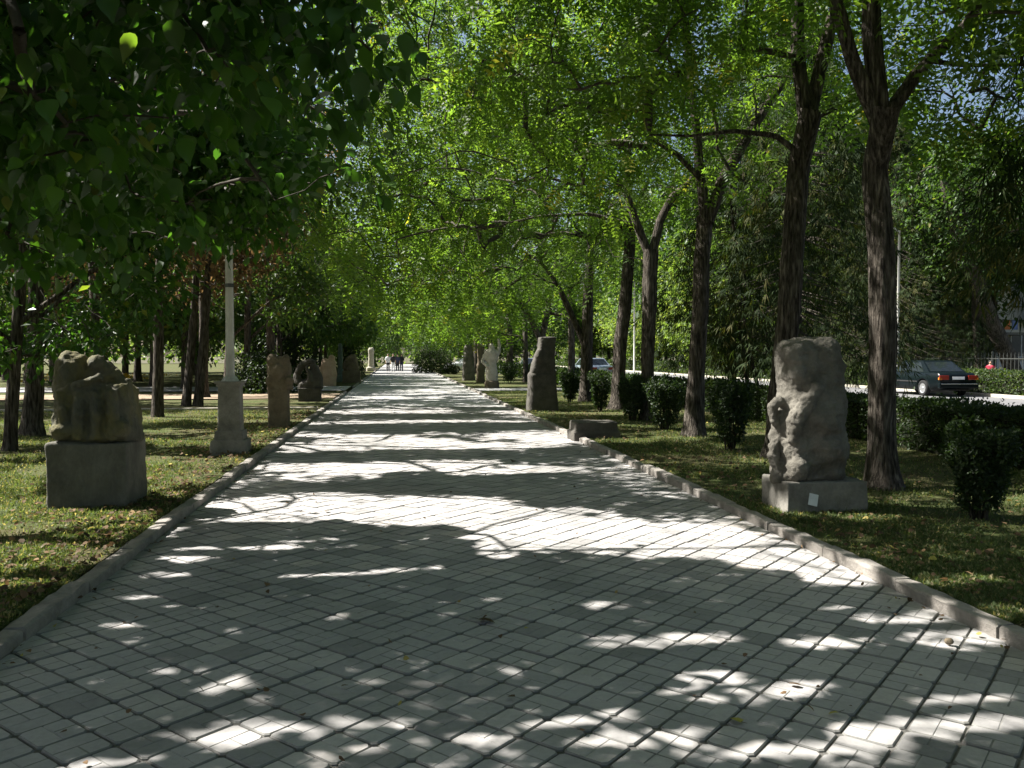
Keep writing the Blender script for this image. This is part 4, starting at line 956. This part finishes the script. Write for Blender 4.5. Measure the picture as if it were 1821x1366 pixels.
def round_bush(name, lb, x, y, r, h, n, size, mat='hedge', tint=.3):
    d = norm(rng.normal(0, 1, (n, 3))); d[:, 2] = np.abs(d[:, 2]); q = rng.random((n, 1)) ** .3 * (.75 + .5 * fbm(d * 2.2, 3, 6)[:, None])
    root = thing(name, lb, 'bush', (x, y * KY, 0))
    b = MB()
    for k in range(7): a = k * .9; b.tube([(0, 0, -.05), (math.cos(a) * r * .3, math.sin(a) * r * .3, h * .4), (math.cos(a) * r * .6, math.sin(a) * r * .6, h * .8)], [.04, .03, .01], 5)
    b.put('stems', M['bark2'], root)
    P = d * q * np.array([r, r, h]); obj('foliage', leaves_mesh('foliage', P, rng.normal(0, 1, (n, 3)), d + rng.normal(0, .5, (n, 3)), size * rng.uniform(.7, 1.3, n), 'diamond', M[mat], np.clip(rng.normal(tint, .2, n), 0, 1)), root)['kind'] = 'stuff'
q = W(768, 632, 92); round_bush('round_bush', 'big dark rounded bush at the far end of the walk, right side', q[0], 92, 2.0, 2.9, 5000, .16, 'conifer', .2)
q = W(800, 632, 80); round_bush('round_bush', 'small dark bush left of the distant white car', q[0], 82, .8, 1.3, 1600, .12, 'conifer', .3)
q = W(470, 632, 40); round_bush('round_bush', 'dark bush behind the pillar bust', q[0] - .4, 41.5, 1.5, 2.0, 4500, .12, 'hedge', .25)
q = W(520, 632, 52); round_bush('round_bush', 'tall dark shrub thicket behind the looped-arm figure', q[0] - .6, 53, 2.2, 3.6, 6500, .16, 'hedge', .25)
q = W(640, 632, 75); round_bush('round_bush', 'dark shrub at the left of the walk before the pale column', q[0] - .8, 74, 1.2, 2.6, 3600, .15, 'hedge', .2)
# flower bed
n = 1500; P = np.c_[rng.normal(-18, 1.6, n), rng.uniform(52, 55, n), rng.uniform(.1, .5, n)]
tag(obj('flower_bed', leaves_mesh('flower_bed', P, rng.normal(0, 1, (n, 3)), rng.normal(0, .5, (n, 3)) + [0, 0, 1], rng.uniform(.1, .2, n), 'diamond', M['flower'])), 'low bed of yellow flowers in the left background', 'flowers', kind='stuff')

# ------------------------------------------------------------------ cars
def car(lb, mat, loc, rz, L=4.5, Wd=1.74, H=1.4, suv=False):
    root = thing('parked_car', lb, 'car', loc, rz)
    hw = Wd / 2; wr = .31; ya, yb = -L / 2 + .98, L / 2 - .82; ra = .37
    belt = .93 if not suv else 1.0
    ys = np.linspace(-L / 2, L / 2, 64); V = []; F = []
    for y in ys:
        t_ = (y + L / 2) / L
        zb = .24 + .10 * max(0, abs(t_ - .5) * 2 - .82) / .18
        for w_ in (ya, yb):
            if abs(y - w_) < ra: zb = max(zb, wr + math.sqrt(ra * ra - (y - w_) ** 2))
        zt = belt - (.0 if t_ < .62 else .16 * ((t_ - .62) / .38) ** 1.3)
        if t_ < .03: zt -= .12 * (1 - t_ / .03)
        if t_ > .97: zt -= .14 * (t_ - .97) / .03
        w = hw * (1 - .13 * max(0, abs(t_ - .5) * 2 - .75) / .25 - .02)
        zm = min(.66, zt - .06); zb2 = min(zb, zt - .1)
        ring = [(-w * .96, zb2), (-w, max(zb2 + .01, (zb2 + zm) / 2)), (-w, max(zb2 + .02, zm)), (-w * .965, zt - .03), (-w * .9, zt), (w * .9, zt), (w * .965, zt - .03), (w, max(zb2 + .02, zm)), (w, max(zb2 + .01, (zb2 + zm) / 2)), (w * .96, zb2)]
        V += [(x, y, z) for x, z in ring]
    k = 10; n = len(ys)
    F = [(i * k + j, i * k + (j + 1) % k, i * k + k + (j + 1) % k, i * k + k + j) for i in range(n - 1) for j in range(k)] + [tuple(range(k - 1, -1, -1)), tuple((n - 1) * k + j for j in range(k))]
    b = MB(); b.add(V, F); me = b.mesh('body', mat, True); bm = bmesh.new(); bm.from_mesh(me); bmesh.ops.recalc_face_normals(bm, faces=bm.faces); bm.to_mesh(me); bm.free()
    body = obj('body', me, root)
    # cabin: y stations of rear foot, rear roof, front roof, front foot
    if suv: y0, y1, y2, y3 = -L / 2 + .08, -L / 2 + .35, .55, 1.25
    else: y0, y1, y2, y3 = -L / 2 + .62, -L / 2 + 1.32, .42, 1.12
    wb, wt = hw * .9, hw * .70
    c = np.array([(-wb, y0, belt - .02), (wb, y0, belt - .02), (wb, y3, belt - .04), (-wb, y3, belt - .04), (-wt, y1, H - .03), (wt, y1, H - .03), (wt, y2, H - .03), (-wt, y2, H - .03)])
    b = MB(); b.add(c, [(0, 1, 5, 4), (1, 2, 6, 5), (2, 3, 7, 6), (3, 0, 4, 7), (4, 5, 6, 7)]); b.add([(-wt * .9, y1 + .1, H), (wt * .9, y1 + .1, H), (wt * .9, y2 - .1, H), (-wt * .9, y2 - .1, H), (-wt, y1, H - .031), (wt, y1, H - .031), (wt, y2, H - .031), (-wt, y2, H - .031)], [(0, 1, 2, 3), (4, 5, 1, 0), (5, 6, 2, 1), (6, 7, 3, 2), (7, 4, 0, 3)])
    b.put('cabin', mat, root)
    def pane(q, u0, u1, v0, v1, nm='window'):
        q = np.array(q); f = lambda u, v: (q[0] * (1 - u) + q[1] * u) * (1 - v) + (q[3] * (1 - u) + q[2] * u) * v
        p = np.array([f(u0, v0), f(u1, v0), f(u1, v1), f(u0, v1)]); nn = np.cross(p[1] - p[0], p[3] - p[0]); nn /= np.linalg.norm(nn)
        b = MB(); b.add(np.r_[p + nn * .008, p - nn * .004], [(0, 1, 2, 3), (7, 6, 5, 4), (0, 4, 5, 1), (1, 5, 6, 2), (2, 6, 7, 3), (3, 7, 4, 0)]); b.put(nm, M['glass'], root)
    pane([c[0], c[1], c[5], c[4]], .05, .95, .12, .92, 'rear_window'); pane([c[2], c[3], c[7], c[6]], .05, .95, .1, .94, 'windscreen')
    for u0, u1 in ((.13, .5), (.53, .9)): pane([c[1], c[2], c[6], c[5]], u0, u1, .1, .88, 'side_window'); pane([c[3], c[0], c[4], c[7]], 1 - u1, 1 - u0, .1, .88, 'side_window')
    for sx in (-1, 1):
        for yy in (ya, yb):
            b = MB(); ang = np.linspace(0, 2 * np.pi, 24, endpoint=False); pr = [(-.09, .2), (-.1, .27), (-.08, .31), (.08, .31), (.1, .27), (.09, .2)]
            V = [(x, math.cos(a) * r, math.sin(a) * r) for x, r in pr for a in ang]; b.add(V, [(i * 24 + j, i * 24 + (j + 1) % 24, i * 24 + 24 + (j + 1) % 24, i * 24 + 24 + j) for i in range(5) for j in range(24)])
            wv = b.put('wheel', M['tyre'], root, (sx * (hw - .11), yy, wr), smooth=True)
            b = MB(); V = [(x, math.cos(a) * r, math.sin(a) * r) for x, r in ((.06, .205), (.085, .2), (.07, .17), (.075, .05), (.09, .03)) for a in ang]; b.add(V, [(i * 24 + j, i * 24 + (j + 1) % 24, i * 24 + 24 + (j + 1) % 24, i * 24 + 24 + j) for i in range(4) for j in range(24)] + [tuple(96 + j for j in range(24))]); b.put('rim', M['rim'], wv, rot=(0, 0, 0 if sx > 0 else math.pi))
        b = MB(); b.box((sx * hw * .68, -L / 2 - .003, .74), (hw * .44, .05, .17)); tl_ = b.put('tail_light', M['red_lens'], root, bevel=.012)
        b = MB(); b.box((sx * hw * .86, -L / 2 + .002, .70), (hw * .16, .06, .09)); b.put('indicator', M['amber_lens'], root, bevel=.01)
        b = MB(); b.box((sx * hw * .66, L / 2 - .02, .62), (hw * .4, .07, .14)); b.put('headlight', M['clear_lens'], root, bevel=.012)
        b = MB(); b.box((sx * (hw + .06), .92, belt + .05), (.16, .09, .12)); b.put('mirror', mat, root, bevel=.02)
        b = MB(); b.box((sx * (hw - .012), 0, .56), (.02, yb - ya - 2 * ra - .1, .05)); b.put('trim_strip', M['black'], root, bevel=.005)
    for yy, nm in ((-L / 2, 'rear_bumper'), (L / 2, 'front_bumper')):
        b = MB(); b.box((0, yy, .43), (Wd * .93, .16, .20)); bp = b.put(nm, mat, root, bevel=.04, seg=3)
        b = MB(); b.box((0, yy + (-.085 if yy < 0 else .085), .50), (Wd * .86, .02, .025)); b.put('chrome_strip', M['chrome'], bp, bevel=.004)
    b = MB(); b.box((0, -L / 2 - .012, .72), (.50, .02, .11)); b.put('license_plate', M['white_label'], root, bevel=.004)
    b = MB(); b.box((0, 0, .30), (Wd * .8, L * .86, .16)); b.put('underbody', M['black'], root)
    return root
g1 = G(1642, 704); g2 = G(1722, 706)
car('dark sedan parked by the far hedge across the road, rear facing', M['car_dark'], (g1[0] + .85, g1[1] + 1.3, 0), RAD(-1))
car('silver blue car on the road, seen between the avenue trunks', M['car_silver'], (W(1050, 640, 66)[0], 66 * KY, 0), RAD(8), H=1.42)
car('grey car on the road, glimpsed behind the dark stele', M['car_grey'], (W(946, 640, 76)[0], 76 * KY, 0), RAD(4))
car('white car crossing at the far end, beside the distant dark bush', M['car_white'], (W(818, 640, 90)[0] + .9, 90 * KY, 0), RAD(98), H=1.55, suv=True)

# ------------------------------------------------------------------ building, fence and poles across the road
def building(lb, x, y, wx, wy, floors, mat):
    root = thing('white_building', lb, 'building', (x, y * KY, 0))
    fh = 3.2; h = floors * fh + .6
    b = MB(); b.box((wx / 2, wy / 2, h / 2), (wx, wy, h)); b.put('wall', mat, root)
    b = MB(); b.box((wx / 2, wy / 2, h + .12), (wx + .5, wy + .5, .3)); b.put('roof', M['concrete'], root, bevel=.03)
    wm = MB(); wm.box((0, 0, 0), (1.5, .12, 1.5)); wm = wm.mesh('window', M['frame'], bevel=.01)
    pm = MB(); pm.box((-.36, -.05, 0), (.64, .04, 1.34)); pm.box((.36, -.05, 0), (.64, .04, 1.34)); pm = pm.mesh('pane', M['pane'])
    sm_ = MB(); sm_.box((0, -.08, -.8), (1.7, .26, .07)); sm_ = sm_.mesh('sill', M['concrete'])
    for f in range(floors):
        for k in range(int(wx // 3)):
            o = obj('window', wm, root, (1.7 + k * 3.0, -.02, .6 + f * fh + 1.6)); obj('pane', pm, o); obj('sill', sm_, o)
        for k in range(int(wy // 3)):
            o = obj('window', wm, root, (-.02, 1.7 + k * 3.0, .6 + f * fh + 1.6), (0, 0, -math.pi / 2)); obj('pane', pm, o); obj('sill', sm_, o)
        b = MB(); b.box((wx / 2, -.04, .5 + f * fh), (wx + .06, .1, .18)); b.box((-.04, wy / 2, .5 + f * fh), (.1, wy + .06, .18)); b.put('string_course', M['concrete'], root)
    return root
bd = building('white rendered building behind the leaning trunk at the right edge', 36.5, 56.0, 22, 26, 4, M['wall_white'])
for k, (f, x) in enumerate(((1, 3.0), (2, 3.0), (1, 9.0))):
    b = MB(); b.box((x, -.62, .5 + f * 3.2), (3.0, 1.2, .16)); bl = b.put('balcony', M['concrete'], bd)
    b = MB(); b.box((x, -1.2, 1.05 + f * 3.2), (3.0, .06, .95)); b.put('balcony_panel', M['wall_beige'], bl)
q = W(1791, 578, 53.5)
for nm, dx, mt in (('banner', 0, 'orange'), ('banner', .5, 'bluepaint')):
    MB().box((q[0] + dx - 36.5, (53.5 - 56) * KY, q[2]), (.36, .05, .55)).put(nm, M[mt], bd, bevel=.01)
MB().box((q[0] + .4 - 36.5, (53.5 - 56) * KY + 1.25, q[2] - .5), (3.2, 2.6, .14)).put('porch_slab', M['concrete'], bd)
fr = thing('iron_fence', 'dark iron railing behind the far hedge before the white building', 'fence', (27.2, 38 * KY, .05))
pk = MB(); pk.tube([(0, 0, 0), (0, 0, 1.55), (0, 0, 1.68)], [.014, .014, .003], 6); pk = pk.mesh('picket', M['steel'])
for i in range(110): obj('picket', pk, fr, (0, i * .24, 0))
for z in (.25, 1.4): MB().box((0, 13, z), (.035, 26.4, .04)).put('rail', M['steel'], fr)
pm = MB(); pm.box((0, 0, .85), (.08, .08, 1.75)); pm = pm.mesh('post', M['steel'], bevel=.01)
for i in range(9): obj('post', pm, fr, (.04, i * 3.28 + .12, 0))
for lb, px, y in (('thin pale pole across the road between the fourth and fifth trunks', 1128, 78), ('thin pale pole right of the nearest avenue trunk, across the road', 1596, 44)):
    q = W(px, 640, y); t = thing('utility_pole', lb, 'pole', (q[0], y * KY, 0))
    b = MB(); b.tube([(0, 0, -.05), (0, 0, 3), (0, 0, 7.5)], [.085, .07, .05], 10); b.put('pole', M['pole_paint'], t, smooth=True)
    b = MB(); b.tube([(0, 0, 7.4), (-.5, 0, 7.8), (-1.2, 0, 7.9)], [.035, .03, .03], 8); b.put('bracket', M['pole_paint'], t)
    b = MB(); b.loft([(7.82, -1.7, -1.1, 0, .12), (7.92, -1.75, -1.08, 0, .14), (7.98, -1.6, -1.15, 0, .08)], 16, 2.4); b.put('lamp_head', M['frame'], t)

# ------------------------------------------------------------------ people
def person(lb, x, y, rz, h, top, legs, stride=.12, hold=None, hair='hair'):
    root = thing('person', lb, 'person', (x, y * KY, .0), rz); k = h / 1.72
    def S(p): return tuple(np.array(p) * k)
    b = MB(); hip, sh = .92, 1.42
    for sx, st in ((-1, stride), (1, -stride)):
        b.tube([S((sx * .09, 0, hip)), S((sx * .095, st * .6, .50)), S((sx * .095, st - .02, .09))], [.085 * k, .058 * k, .042 * k], 10)
        b.ball(S((sx * .1, st + .05, .045)), (.045 * k, .12 * k, .045 * k))
        b.tube([S((sx * .19, 0, sh - .03)), S((sx * .235, -st * .4 - .02, 1.14)), S((sx * .23, -st * .9 + .06, .90))], [.052 * k, .042 * k, .03 * k], 10)
        b.ball(S((sx * .23, -st * .9 + .08, .845)), (.022 * k, .042 * k, .05 * k))
    b.loft([(hip * k - .06 * k, -.16 * k, .16 * k, 0, .11 * k), (1.05 * k, -.145 * k, .145 * k, 0, .10 * k), (1.28 * k, -.18 * k, .18 * k, 0, .115 * k), (1.42 * k, -.19 * k, .19 * k, 0, .09 * k), (1.47 * k, -.1 * k, .1 * k, 0, .07 * k)], 18, 2.3)
    b.tube([S((0, 0, 1.42)), S((0, .015, 1.54))], [.058 * k, .052 * k], 10); b.ball(S((0, .02, 1.615)), (.075 * k, .095 * k, .115 * k)); b.ball(S((0, .12, 1.60)), (.014 * k, .02 * k, .022 * k))
    for sx in (-1, 1): b.ball(S((sx * .078, .01, 1.605)), (.012 * k, .022 * k, .03 * k))
    me = roughen(remeshed(b, .026), 0, 1, iters=2)
    bm = MB()
    for sx, st in ((-1, stride), (1, -stride)):
        for q in range(4): bm.tube([S((sx * .23 + (0), -st * .9 + .055 + q * .018, .81)), S((sx * .225, -st * .9 + .06 + q * .018, .775 + .01 * (q % 2))), S((sx * .215, -st * .9 + .06 + q * .018, .745 + .012 * (q % 3)))], [.009 * k, .008 * k, .006 * k], 5)
        bm.tube([S((sx * .225, -st * .9 + .115, .86)), S((sx * .215, -st * .9 + .135, .82)), S((sx * .21, -st * .9 + .135, .795))], [.01 * k, .009 * k, .007 * k], 5)
    fm = bm.mesh('f'); bb = bmesh.new(); bb.from_mesh(me); bb.from_mesh(fm); bb.to_mesh(me); bb.free()
    me.materials.clear(); me.materials.append(M['skin']); me.name = 'body'; obj('body', me, root)
    b = MB(); b.loft([(.86 * k, -.175 * k, .175 * k, 0, .125 * k), (1.05 * k, -.165 * k, .165 * k, 0, .12 * k), (1.28 * k, -.197 * k, .197 * k, 0, .13 * k), (1.42 * k, -.205 * k, .205 * k, 0, .105 * k), (1.475 * k, -.1 * k, .1 * k, 0, .075 * k)], 18, 2.3)
    for sx, st in ((-1, stride), (1, -stride)): b.tube([S((sx * .185, 0, sh - .02)), S((sx * .235, -st * .4 - .02, 1.14)), S((sx * .235, -st * .55, 1.06))], [.066 * k, .056 * k, .056 * k], 10)
    m2 = roughen(remeshed(b, .03), .006, 9, iters=2); m2.materials.clear(); m2.materials.append(M[top]); obj('shirt', m2, root)
    b = MB(); b.loft([(.80 * k, -.165 * k, .165 * k, 0, .118 * k), (.98 * k, -.162 * k, .162 * k, 0, .115 * k)], 18, 2.3)
    for sx, st in ((-1, stride), (1, -stride)): b.tube([S((sx * .09, 0, hip - .03)), S((sx * .095, st * .6, .50)), S((sx * .095, st - .02, .07))], [.098 * k, .075 * k, .066 * k], 10)
    m2 = roughen(remeshed(b, .03), .006, 9, iters=2); m2.materials.clear(); m2.materials.append(M[legs]); obj('trousers', m2, root)
    b = MB(); b.ball(S((0, .0, 1.645)), (.086 * k, .098 * k, .105 * k)); b.put('hair', M[hair], root, smooth=True)
    for sx, st in ((-1, stride), (1, -stride)): b = MB(); b.ball(S((sx * .1, st + .05, .05)), (.055 * k, .135 * k, .055 * k)); b.put('shoe', M['black'], root, smooth=True)
    return root
for i, (lb, px, y, rz, h, tp, lg, st) in enumerate([('walking person in white shirt and dark trousers, leftmost on the walk', 690, 100, 3.1, 1.74, 'cloth_white', 'cloth_black', .14), ('walking person in dark jacket and pale trousers, second from left', 699, 99, 3.2, 1.76, 'cloth_black', 'cloth_white', .1), ('walking person in navy clothes, third from left', 707, 102, 3.0, 1.7, 'cloth_navy', 'cloth_black', -.12), ('walking person in black clothes, rightmost of the distant group', 714, 104, 3.1, 1.72, 'cloth_black', 'cloth_navy', .1)]):
    person(lb, W(px, 640, y)[0], y, rz, h, tp, lg, st)
q = W(1761, 655, 41.5); person('person in red top half hidden behind the far hedge', q[0], 41.5, 2.6, 1.36, 'cloth_red', 'cloth_blue', .05)

# ------------------------------------------------------------------ grass, litter, small things
def ground_z(x, y, z, amp=.03): return z + amp * (fbm(np.c_[x * .5, y * .5, 0 * x], 3, 2) - .5) * 2
def blades(name, lb, x0, x1f, y0, y1, n, zb, bare=.28):
    y = y0 * (y1 / y0) ** rng.random(n); u = rng.random(n)
    x = x0 + (x1f(y) - x0) * u
    dens = fbm(np.c_[x * .9, y * .9, 0 * x], 3, 77); keep = rng.random(n) < np.clip((dens - bare) * 4.0, .10, 1)
    x, y, dens = x[keep], y[keep], dens[keep]; n = len(x)
    P = np.c_[x, y, ground_z(x, y, zb) - .01]
    kind = rng.random(n) < .7
    S = (.034 + .034 * rng.random(n)) * (1 + y * .012)
    D = rng.normal(0, .55, (n, 3)); D[:, 2] = .9
    N = rng.normal(0, 1, (n, 3)); N[:, 2] *= .2
    tint = np.clip(rng.normal(.45, .2, n) + (rng.random(n) < .17) * .6, 0, 1)
    T, TF = TM['blade']; 
    o = obj(name, leaves_mesh(name, P[kind], D[kind], N[kind], S[kind], 'blade', M['grass'], tint[kind]))
    # low broad weeds between the blades
    w = ~kind; P2_ = P[w] + [0, 0, .03]; m_ = len(P2_); N2 = rng.normal(0, .5, (m_, 3)); N2[:, 2] += 1
    o2 = obj('ground_weeds', leaves_mesh('ground_weeds', P2_, rng.normal(0, 1, (m_, 3)), N2, S[w] * .6, 'diamond', M['grass'], tint[w]))
    tag(o, lb, 'grass', kind='stuff'); tag(o2, lb.replace('grass blades', 'tiny leafy weeds'), 'weeds', kind='stuff')
blades('grass', 'short grass blades on the left lawn', PX0 - .13, lambda y: -.50 * y - 1.2, 4.2, 24.5, 260000, .055, .36)
blades('grass', 'short shaded grass blades on the right lawn', PX1 + .13, lambda y: np.minimum(8.4, .80 * y + .5), 4.4, 36.0, 260000, .045, .40)
def litter(name, lb, n, xs, ys, z, size=.045):
    x, y = xs(n), ys(n); P = np.c_[x, y, z + rng.random(n) * .02]; N = rng.normal(0, .4, (n, 3)); N[:, 2] += 1
    D = rng.normal(0, 1, (n, 3)); D[:, 2] *= .25
    tag(obj(name, leaves_mesh(name, P, D, N, size * rng.uniform(.6, 1.5, n), 'broad', M['litter'], np.clip(rng.normal(.45, .25, n), 0, 1))), lb, 'leaf litter', kind='stuff')
litter('leaf_litter', 'brown fallen leaves strewn along the left lawn edge', 2600, lambda n: PX0 - .16 - np.abs(rng.exponential(.7, n)), lambda n: 3.8 * (6.5 ** rng.random(n)), .082)
litter('leaf_litter', 'brown fallen leaves scattered in the right lawn grass', 1500, lambda n: PX1 + .2 + np.abs(rng.exponential(1.5, n)), lambda n: 4.0 * (6.5 ** rng.random(n)), .072)
litter('leaf_litter', 'small dry leaves gathered in the gutters and over the paving', 330, lambda n: np.where(rng.random(n) < .55, rng.uniform(PX0 + .05, PX1 - .05, n), np.where(rng.random(n) < .5, PX0 + .03 + np.abs(rng.exponential(.05, n)), PX1 - .03 - np.abs(rng.exponential(.05, n)))), lambda n: 2.6 * (12 ** rng.random(n)), .008, .028)
def fallen(lb, px, py, tint, size, k=1):
    g = G(px, py); root = thing('fallen_leaf', lb, 'leaf', (g[0], g[1], .004))
    D = np.array([(math.cos(a), math.sin(a), .06) for a in rng.random(k) * 6.28]); P = rng.normal(0, size * .6 if k > 1 else 0, (k, 3)); P[:, 2] = .008
    me = leaves_mesh('blade', P, D, np.tile([.1, .05, 1.0], (k, 1)) + rng.normal(0, .25, (k, 3)), np.full(k, size), 'broad', M['litter'], np.full(k, tint)); obj('blade', me, root)
    b = MB(); b.tube([(0, 0, .012), (-D[0][0] * size * .5, -D[0][1] * size * .5, .02)], [.0018, .001], 4); b.put('stalk', M['twig'], root)
for a in [('yellow-green leaf lying on the paving at lower right', 1318, 1290, 1.0, .075), ('small yellow leaf on the sunlit pavers right of the larger yellow one', 1492, 1272, .98, .05), ('reddish curled leaf on the sunlit pavers at lower right', 1403, 1220, .6, .06), ('brown curled leaf in the shade near the middle of the walk', 850, 1105, .25, .11), ('orange-brown leaf on the shaded paving at left', 476, 1040, .75, .06), ('dark dry leaf on the banded paving, centre distance', 912, 820, .1, .12), ('dry leaf on the sunlit patch left of centre', 580, 912, .5, .07)]:
    fallen(*a)
g = G(1688, 1146); t = thing('pebble', 'brown pebble on the paving near the right kerb', 'stone', (g[0], g[1], 0)); b = MB(); b.ball((0, 0, .016), (.03, .022, .018)); stone('stone', b, .006, .006, 20, M['stone_brown'], t, seed=3)
